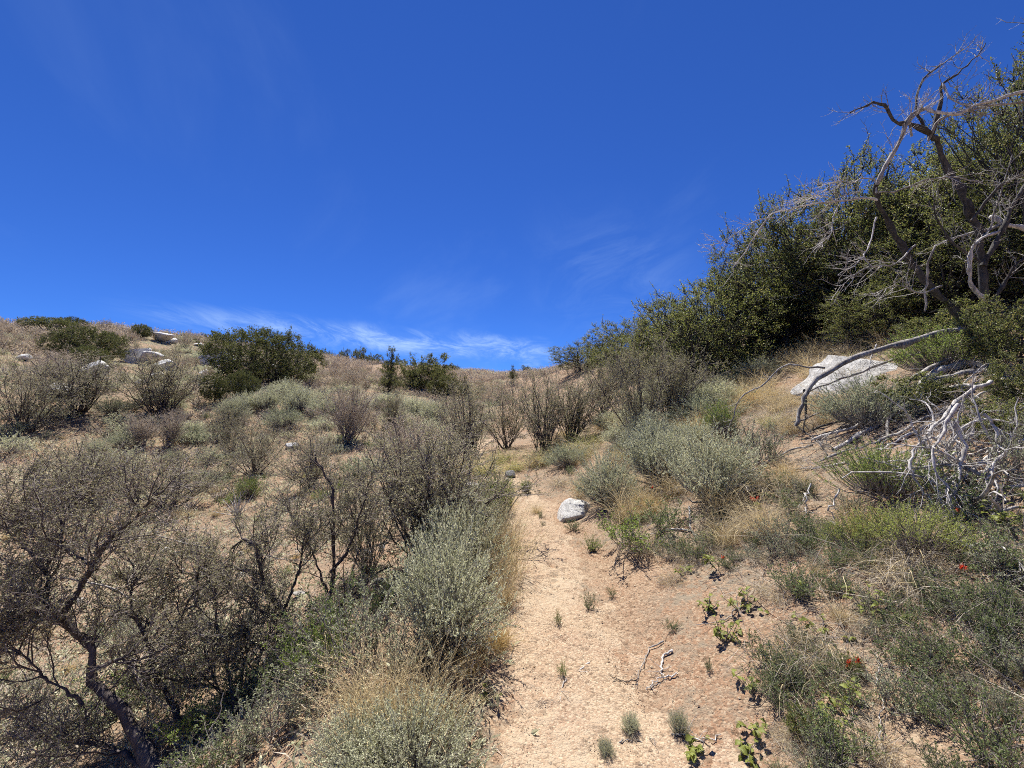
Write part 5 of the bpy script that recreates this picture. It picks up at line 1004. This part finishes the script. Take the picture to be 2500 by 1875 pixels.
# landmarks that the many small plants are described by
LM = []
for px, py, nm in ((1408, 1262, 'speckled boulder'), (2105, 955, 'pale slab'), (1765, 925, 'grey boulder under the oak'), (1740, 1225, 'large silver sagebrush'), (1600, 1180, 'upright sagebrush'), (1462, 1240, 'round sagebrush'), (2250, 1355, 'lime green bush'), (2160, 1215, 'fresh green bush'),
        (1765, 1065, 'bright green sapling'), (1960, 1640, 'golden-based bunch grass'), (2400, 1560, 'dark herb patch at the edge'), (2330, 1150, 'heap of sticks'), (1850, 985, 'orange gold grass'), (2120, 1500, 'tall oak sprout'), (2005, 1555, 'large-leaved oak sprout'), (1770, 1570, 'yellow-green oak sprout'), (2045, 1725, 'lowest red flower'),
        (2420, 1860, 'bottom corner herb'), (1840, 1245, 'bright red flower'), (1570, 1085, 'big grey twiggy bush'), (1725, 948, 'lowest big oak'), (1900, 862, 'tall spiky oak'), (2110, 1045, 'sagebrush below the slab'), (1395, 1075, 'twiggy bush at the trail bend'), (2440, 1290, 'oak sprout by the sticks'), (1950, 1040, 'tip of the arching branch'),
        (645, 945, 'big round juniper'), (212, 888, 'high left juniper'), (120, 815, 'far left skyline juniper'), (345, 826, 'little skyline juniper'), (308, 888, 'weathered outcrop'), (105, 966, 'flat white rock'), (203, 925, 'pointed pale rock'), (382, 834, 'flat skyline rock'), (955, 948, 'pointed pinyon'), (1040, 958, 'broad rounded pinyon'), (1135, 985, 'small pinyon standing apart'),
        (1252, 940, 'slender saddle pinyon'), (395, 1015, 'rounded olive bush'), (380, 1093, 'pair of upright brown bushes'), (850, 1085, 'rounded brown bush'), (60, 1055, 'wide olive bush at the edge'), (700, 975, 'pale sage patch'), (605, 1215, 'bright green gully bush'), (582, 1262, 'splayed white dead bush'), (520, 985, 'yellowish juniper bush'), (1330, 1098, 'dark-stemmed bush at the bend'),
        (1150, 1115, 'pale-stemmed bush'), (792, 1535, 'tall slender shrub'), (745, 1640, 'hooked shrub'), (707, 1098, 'white stone on red soil'), (962, 1065, 'narrow upright bush'), (190, 1010, 'olive bush near the edge'), (45, 880, 'small white rock'), (520, 905, 'grey rock by the juniper'), (765, 1170, 'small lime bush'), (180, 1230, 'low spreading olive bush'), (876, 862, 'roundest skyline tree'), (768, 870, 'skyline trees by the juniper'), (470, 1075, 'lone sage clump')):
    p, d = G(px, py); LM.append((p[0], p[1], d, px, nm))
def where(x, y, px, d):
    best = min(LM, key=lambda q: (q[0] - x) ** 2 + (q[1] - y) ** 2 * 0.5)
    dx = px - best[3]; dd = d - best[2]
    side = 'right of' if dx > 0 else 'left of'
    if abs(dd) > abs(dx) * d / FPX: side = 'behind' if dd > 0 else 'in front of'
    return f'{side} the {best[4]}'
for o in COL.objects:
    if str(o.get('label', '')).startswith('pale sage clump'):
        px, d = (lambda r: (1250 + FPX * r[0] / max(r @ FWD, 0.01), r @ FWD))(np.array(o.location) - CAM); o['label'] = f'pale sage clump {where(o.location.x, o.location.y, px, d)}'
def big(h, lo, hi): return 'small' if h < lo + (hi - lo) / 3 else ('larger' if h > hi - (hi - lo) / 3 else 'medium-sized')
def mk(x, y, z, px, py, d):
    h = random.uniform(0.5, 1.15); p = random.choice((FTW[1], FTW[3]))
    if blocks(px, py, 1.3 * h * FPX / d, h * FPX / d, d): return False
    if 400 < px < 800 and d < 22 and random.random() < 0.6: return False
    put(p, 'brown_shrub', (x, y, z - 0.04), h / p.h * random.uniform(0.8, 1.25), h / p.h, random.uniform(0, 6), f'{big(h, 0.5, 1.15)} bare brown twiggy shrub {where(x, y, px, d)}', 'shrub', 'brown shrubs on the left and ridge slopes')
scatter(295, 16, 52, 0.7, lambda x, y, d, u: x < 0.02 * d - 1.2, mk)
def mk(x, y, z, px, py, d):
    h = random.uniform(0.45, 1.1); p = random.choice((FTW[0], FTW[2]))
    if blocks(px, py, 1.3 * h * FPX / d, h * FPX / d, d): return False
    if 400 < px < 800 and d < 22 and random.random() < 0.6: return False
    put(p, 'olive_shrub', (x, y, z - 0.04), h / p.h * random.uniform(0.9, 1.35), h / p.h, random.uniform(0, 6), f'{big(h, 0.45, 1.1)} olive twiggy shrub {where(x, y, px, d)}', 'shrub', 'olive shrubs on the left and ridge slopes')
scatter(110, 14, 46, 0.7, lambda x, y, d, u: x < 0.02 * d - 1.2, mk)
def mk(x, y, z, px, py, d):
    h = random.uniform(0.26, 0.55); p = random.choice(FSG)
    if blocks(px, py, 1.3 * h * FPX / d, h * FPX / d, d): return False
    put(p, 'sage_bush', (x, y, z - 0.02), h / p.h * random.uniform(0.9, 1.5), h / p.h, random.uniform(0, 6), f'{big(h, 0.26, 0.55)} grey-green sage bush {where(x, y, px, d)}', 'sagebrush', 'sage bushes on the left and ridge slopes')
scatter(295, 9, 46, 0.8, lambda x, y, d, u: x < 0.02 * d - 1.2, mk)
# straw tufts on the bank and the gully side
def mk(x, y, z, px, py, d):
    td = float(trail_dist(np.array([x]), np.array([y]))[0][0])
    if td < 0.75 or (1380 < px < 1850 and 1290 < py) or (1850 < px and 880 < py < 1275 and random.random() < 0.5) or (2190 < px and 900 < py < 1330) or (py > 1330 and random.random() < 0.5): return False
    p = GR[4] if py > 1330 else random.choice([GR[0], GR[0], GR[3], GR[4], GR[4], GR[1]]); s = random.uniform(0.75, 1.3) * (0.75 if py > 1330 or (1850 < px and 880 < py < 1275) else 1)
    put(p, 'bunch_grass', (x, y, z), s, s * random.uniform(0.8, 1.1), random.uniform(0, 6), f'{big(s, 0.56, 1.3)} straw grass tuft {where(x, y, px, d)}', 'grass', 'straw grass tufts on the bank')
scatter(120, 2.0, 13, 1.0, lambda x, y, d, u: 0.95 < x < 2.2 + 0.62 * y, mk)
def mk(x, y, z, px, py, d):
    p = random.choice([GR[1], GR[0], GR[0]]); s = random.uniform(0.4, 0.8)
    put(p, 'bunch_grass', (x, y, z), s, s * 0.8, random.uniform(0, 6), f'{big(s, 0.4, 0.8)} golden grass tuft {where(x, y, px, d)}', 'grass', 'golden tufts across the gully')
scatter(60, 3.5, 22, 0.9, left_ok, mk)
def mk(x, y, z, px, py, d):
    p = HB[random.choice((3, 3, 0, 2))]; h = random.uniform(0.12, 0.30)
    put(p, 'low_herb', (x, y, z), h / p.h * random.uniform(0.9, 1.4), h / p.h, random.uniform(0, 6), f'{big(h, 0.12, 0.3)} low grey-green herb on soil {where(x, y, px, d)}', 'plant', 'low herbs across the gully')
scatter(120, 3.5, 20, 0.9, left_ok, mk)
def mk(x, y, z, px, py, d):
    td = float(trail_dist(np.array([x]), np.array([y]))[0][0])
    if td < 0.8 or (1380 < px < 1850 and 1290 < py) or (1850 < px and 880 < py < 1200): return False
    p = HB[random.choice((0, 1, 1, 0, 3, 2))]; h = random.uniform(0.07, 0.21)
    put(p, 'low_herb', (x, y, z), h / p.h * random.uniform(0.8, 1.3), h / p.h, random.uniform(0, 6), f'{big(h, 0.07, 0.21)} leafy herb in straw {where(x, y, px, d)}', 'plant', 'low herbs on the bank')
scatter(150, 1.3, 10, 1.1, lambda x, y, d, u: 1.0 < x < 1.6 + 0.75 * y, mk)
def mk(x, y, z, px, py, d):
    p = SG[random.choice((0, 1, 3))]; h = random.uniform(0.3, 0.55)
    put(p, 'sage_bush', (x, y, z), h / p.h * 1.1, h / p.h, random.uniform(0, 6), f'{big(h, 0.3, 0.55)} bank sage bush {where(x, y, px, d)}', 'sagebrush', 'sage bushes on the upper bank')
scatter(26, 5.5, 13, 1.0, lambda x, y, d, u: 1.6 < x < 0.8 + 0.55 * y, mk)

random.seed(314); k = 0
while k < 150:
    up_ = random.random() < 0.30
    if up_: px, py = random.uniform(1760, 2080), random.uniform(885, 1060)
    elif random.random() < 0.36: px, py = random.uniform(1500, 1900), random.uniform(1150, 1390)
    else: px, py = random.uniform(1830, 2560), random.uniform(1290, 1960)
    if not up_ and ((2170 < px < 2360 and 1560 < py < 1690) or py - 1290 < (1700 - px) * 0.9 or (px < 1900 and py > 1390 and py > 1390 + (px - 1780) * 2.5)): continue
    p3, d = G(px, py); x, y, z = p3; kd = random.random() * (0.58 if up_ else 1); wpx = random.uniform(55, 115) * (1.0 if py < 1500 else 1.15)
    if kd < 0.50 and not (up_ and kd > 0.3): pr, nm, cat, txt, gp = GR[4], 'bunch_grass', 'grass', 'matted dry grass', 'matted dry grass on the bank'
    elif kd < 0.58: pr, nm, cat, txt, gp = GR[0], 'bunch_grass', 'grass', 'upright straw tuft', 'straw grass tufts on the bank'
    elif kd < 0.80: pr, nm, cat, txt, gp = HB[random.choice((0, 1))], 'low_herb', 'plant', 'dark leafy herb', 'low herbs on the bank'
    elif kd < 0.96: pr, nm, cat, txt, gp = HB[3], 'low_herb', 'plant', 'grey-green leafy herb', 'low herbs on the bank'
    else: pr, nm, cat, txt, gp = OBS, 'oak_bush', 'bush', 'tiny oak bush', 'tiny oak bushes on the bank'
    sc_ = wpx * d / FPX / pr.w; put(pr, nm, (x, y, z), sc_, sc_ * random.uniform(0.7, 1.05), random.uniform(0, 6), f'{big(wpx, 55, 132)} {txt} {where(x, y, px, d)}', cat, gp); k += 1
# ================================================================== STUFF nobody could count
rng = np.random.default_rng(500)
def field(n, xlo, xhi, ylo, yhi, keep):
    x = rng.uniform(xlo, xhi, n); y = rng.uniform(ylo, yhi, n); m = keep(x, y); return x[m], y[m]
# dry thatch and litter on the bank
def bank_keep(x, y):
    td, _, side = trail_dist(x, y); u = x / np.maximum(y, 0.1); d = y
    px = 1250 + 1000 * u; bare = (td < 0.8 + 0.65 * vnoise(x * 1.3, y * 1.3, 71)) & (y < 4.6)
    k = (side > 0) & (td > 0.75) & ~bare & (u < 1.45) & (y > 0.6)
    return k & (rng.uniform(size=len(x)) < np.clip(2.6 * (fbm(x * 0.9, y * 0.9, 61, 3) - 0.22), 0.08, 1))
x, y = field(240000, 0.9, 11, 0.6, 13, bank_keep); dens = rng.uniform(size=len(x)) < np.clip(5.0 / (1 + y), 0.25, 1); x, y = x[dens], y[dens]
def ribbons(x, y, L, lift, wd, flat=0.25):
    p0 = np.stack([x, y, H(x, y) + 0.004], -1); a = rng.uniform(0, 6.28, len(x))
    e = 0.08; sx = (H(x + e, y) - H(x - e, y)) / (2 * e); sy = (H(x, y + e) - H(x, y - e)) / (2 * e)
    dx, dy = np.cos(a), np.sin(a); D = np.stack([dx, dy, dx * sx + dy * sy + np.abs(rng.normal(size=len(x))) * lift], -1)
    return grow(p0, D, L, 4, flat, 0.0, 0.12)
mb = MB(); P = ribbons(x, y, rng.uniform(0.05, 0.22, len(x)), 0.35, 0.003); mb.blades(P, 0, rng.uniform(0.0018, 0.0048, len(x)))
xl, yl = x[::26], y[::26]; P = ribbons(xl, yl, rng.uniform(0.18, 0.5, len(xl)), 0.55, 0.004, 0.14); mb.blades(P, 0, rng.uniform(0.003, 0.006, len(xl)))
tag(link('dry_thatch', mb.mesh('dry_thatch', ['thatch'])), 'grey dry stalks and thatch matted over the bank', 'thatch', None, 'stuff')
x2, y2 = x[::10], y[::10]; mb = MB(); nn = len(x2); a = rng.uniform(0, 6.28, nn)
mb.leaves(np.stack([x2, y2, H(x2, y2) + 0.008], -1), np.stack([np.cos(a), np.sin(a), rng.normal(size=nn) * 0.3], -1), rng.uniform(0.012, 0.03, nn), rng.uniform(0.008, 0.018, nn), 0, np.tile([0, 0, 1.0], (nn, 1)) + rng.normal(size=(nn, 3)) * 0.4)
# litter across the gully too
def gully_keep(x, y):
    td, _, side = trail_dist(x, y); u = x / np.maximum(y, 0.1)
    return (side < 0) & (td > 0.45) & (u > -1.5) & (rng.uniform(size=len(x)) < np.clip(3.0 * (fbm(x * 0.55, y * 0.55, 81, 4) - 0.25), 0.04, 1))
x3, y3 = field(60000, -16, 0.2, 0.8, 16, gully_keep); nn = len(x3); a = rng.uniform(0, 6.28, nn)
mb.leaves(np.stack([x3, y3, H(x3, y3) + 0.008], -1), np.stack([np.cos(a), np.sin(a), rng.normal(size=nn) * 0.3], -1), rng.uniform(0.012, 0.032, nn), rng.uniform(0.008, 0.018, nn), 0, np.tile([0, 0, 1.0], (nn, 1)) + rng.normal(size=(nn, 3)) * 0.4)
tag(link('leaf_litter', mb.mesh('leaf_litter', ['litter'])), 'brown fallen leaves scattered over bank and gully', 'leaf litter', None, 'stuff')
# ground cover across the gully: low mats of grey-green shoots and dry stems
x4, y4 = field(120000, -42, 0.2, 1.0, 42, gully_keep); nn = len(x4); mb = MB(); k = 11; src = np.repeat(np.arange(nn), k); rad = rng.uniform(0.04, 0.15, nn)
ox, oy = rng.normal(size=nn * k) * rad[src], rng.normal(size=nn * k) * rad[src]
base = np.stack([x4[src] + ox, y4[src] + oy, H(x4[src] + ox, y4[src] + oy) - 0.004], -1)
kind_ = rng.uniform(size=nn)[src]; dry = kind_ > 0.52 + 0.25 * (vnoise(x4 * 0.4, y4 * 0.4, 66)[src] - 0.5); half = ~dry
mb.leaves(base[half], unit(rng.normal(size=(half.sum(), 3)) * [0.8, 0.8, 0.4] + [0, 0, 0.7]), rng.uniform(0.04, 0.12, half.sum()), rng.uniform(0.010, 0.022, half.sum()), 0)
mb.leaves(base[dry], unit(rng.normal(size=(dry.sum(), 3)) * [0.9, 0.9, 0.35] + [0, 0, 0.45]), rng.uniform(0.06, 0.18, dry.sum()), rng.uniform(0.005, 0.011, dry.sum()), 1)
tag(link('ground_cover', mb.mesh('ground_cover', ['sage', 'thatch'])), 'grey-green ground cover and dry stems across the gully', 'ground cover', None, 'stuff')
# far brush too distant to tell apart
def brush(n, keep, mats, hh, twig):
    x, y = field(n, -95, 70, 7, 110, keep)
    xb, yb = field(n // 5, -40, 0, 8, 40, keep); x = np.concatenate([x, xb]); y = np.concatenate([y, yb]); xr, yr = field(n // 2, -80, 16, 42, 100, keep); x = np.concatenate([x, xr]); y = np.concatenate([y, yr]); ok = np.ones(len(x), bool)
    for rx, ry, ra in RXY:                                           # rocks stay in view of the trail
        al = np.hypot(rx, ry); t = (x * rx + y * ry) / al; off_ = np.abs(x * ry - y * rx) / al; ok &= ~((off_ < ra * 1.05 + 0.3) & (t > al - 5 - ra * 2) & (t < al + ra * 2))
    x, y = x[ok], y[ok]; m = MB(); nn = len(x); z = H(x, y); k = 20; src = np.repeat(np.arange(nn), k); hs = (rng.uniform(*hh, nn) * np.clip(np.hypot(x, y) / 38, 0.42, 1.3))[src]
    th = rng.uniform(0, 6.28, nn * k); rr = np.sqrt(rng.uniform(size=nn * k)) * 0.62 * hs * 1.2
    hz2 = np.sqrt(np.maximum(0.05, 1 - (rr / (hs * 0.85)) ** 2 * 0.8)) * hs * rng.uniform(0.35, 1.0, nn * k)
    c = np.stack([x[src] + np.cos(th) * rr, y[src] + np.sin(th) * rr, z[src] + hz2], -1)
    if twig:
        foot = np.stack([x[src], y[src], z[src]], -1); m.tubes(np.stack([foot + (c - foot) * 0.25, c], 1)[::2], taper(len(c[::2]), 2, 0.014, 0.006), 3, 0)
    m.leaves(c, rng.normal(size=c.shape) + [0, 0, 0.5], np.clip(hs * 0.24, 0.04, 0.2) * rng.uniform(0.6, 1.3, len(c)), np.clip(hs * 0.07, 0.012, 0.05), 1 if twig else 0)
    return m.mesh('far_brush', mats)
def slope_keep(x, y):
    u = x / y; return (u > -1.45) & (u < 0.16) & (np.hypot(x, y) > 10.5) & ((x < -0.9 - 0.02 * y) | (np.hypot(x, y) > 28)) & (fbm(x * 0.12, y * 0.12, 91, 3) > 0.34)
def sage_keep(x, y):
    u = x / y; return (u > -1.45) & (u < 0.16) & (np.hypot(x, y) > 10.5) & ((x < -0.9 - 0.02 * y) | (np.hypot(x, y) > 28)) & (fbm(x * 0.12, y * 0.12, 93, 3) > 0.47)
tag(link('far_brush', brush(19000, slope_keep, ['brown_twig', 'bud'], (0.35, 0.85), True)), 'brown leafless brush covering the far ridge', 'brush', None, 'stuff')
tag(link('far_sage', brush(9000, sage_keep, ['sage'], (0.3, 0.6), False)), 'pale sage patches between the brush of the far ridge', 'brush', None, 'stuff')

# ================================================================== twins told apart by their order across the picture
from collections import defaultdict
bpy.context.view_layer.update()
same = defaultdict(list)
for o in COL.objects:
    if o.parent is None and o.get('category') and o.get('label'): same[o['label']].append(o)
ORD = ('first', 'second', 'third', 'fourth', 'fifth', 'sixth', 'seventh', 'eighth', 'ninth', 'tenth')
for lab, os_ in same.items():
    if not 2 <= len(os_) <= 10 or len(lab.split()) > 12: continue
    os_.sort(key=lambda o: o.location.x / max(o.location.y, 0.1))
    for i, o in enumerate(os_):
        o['label'] = lab + (f", {('left', 'right')[i]} one" if len(os_) == 2 else f', {ORD[i]} from left')
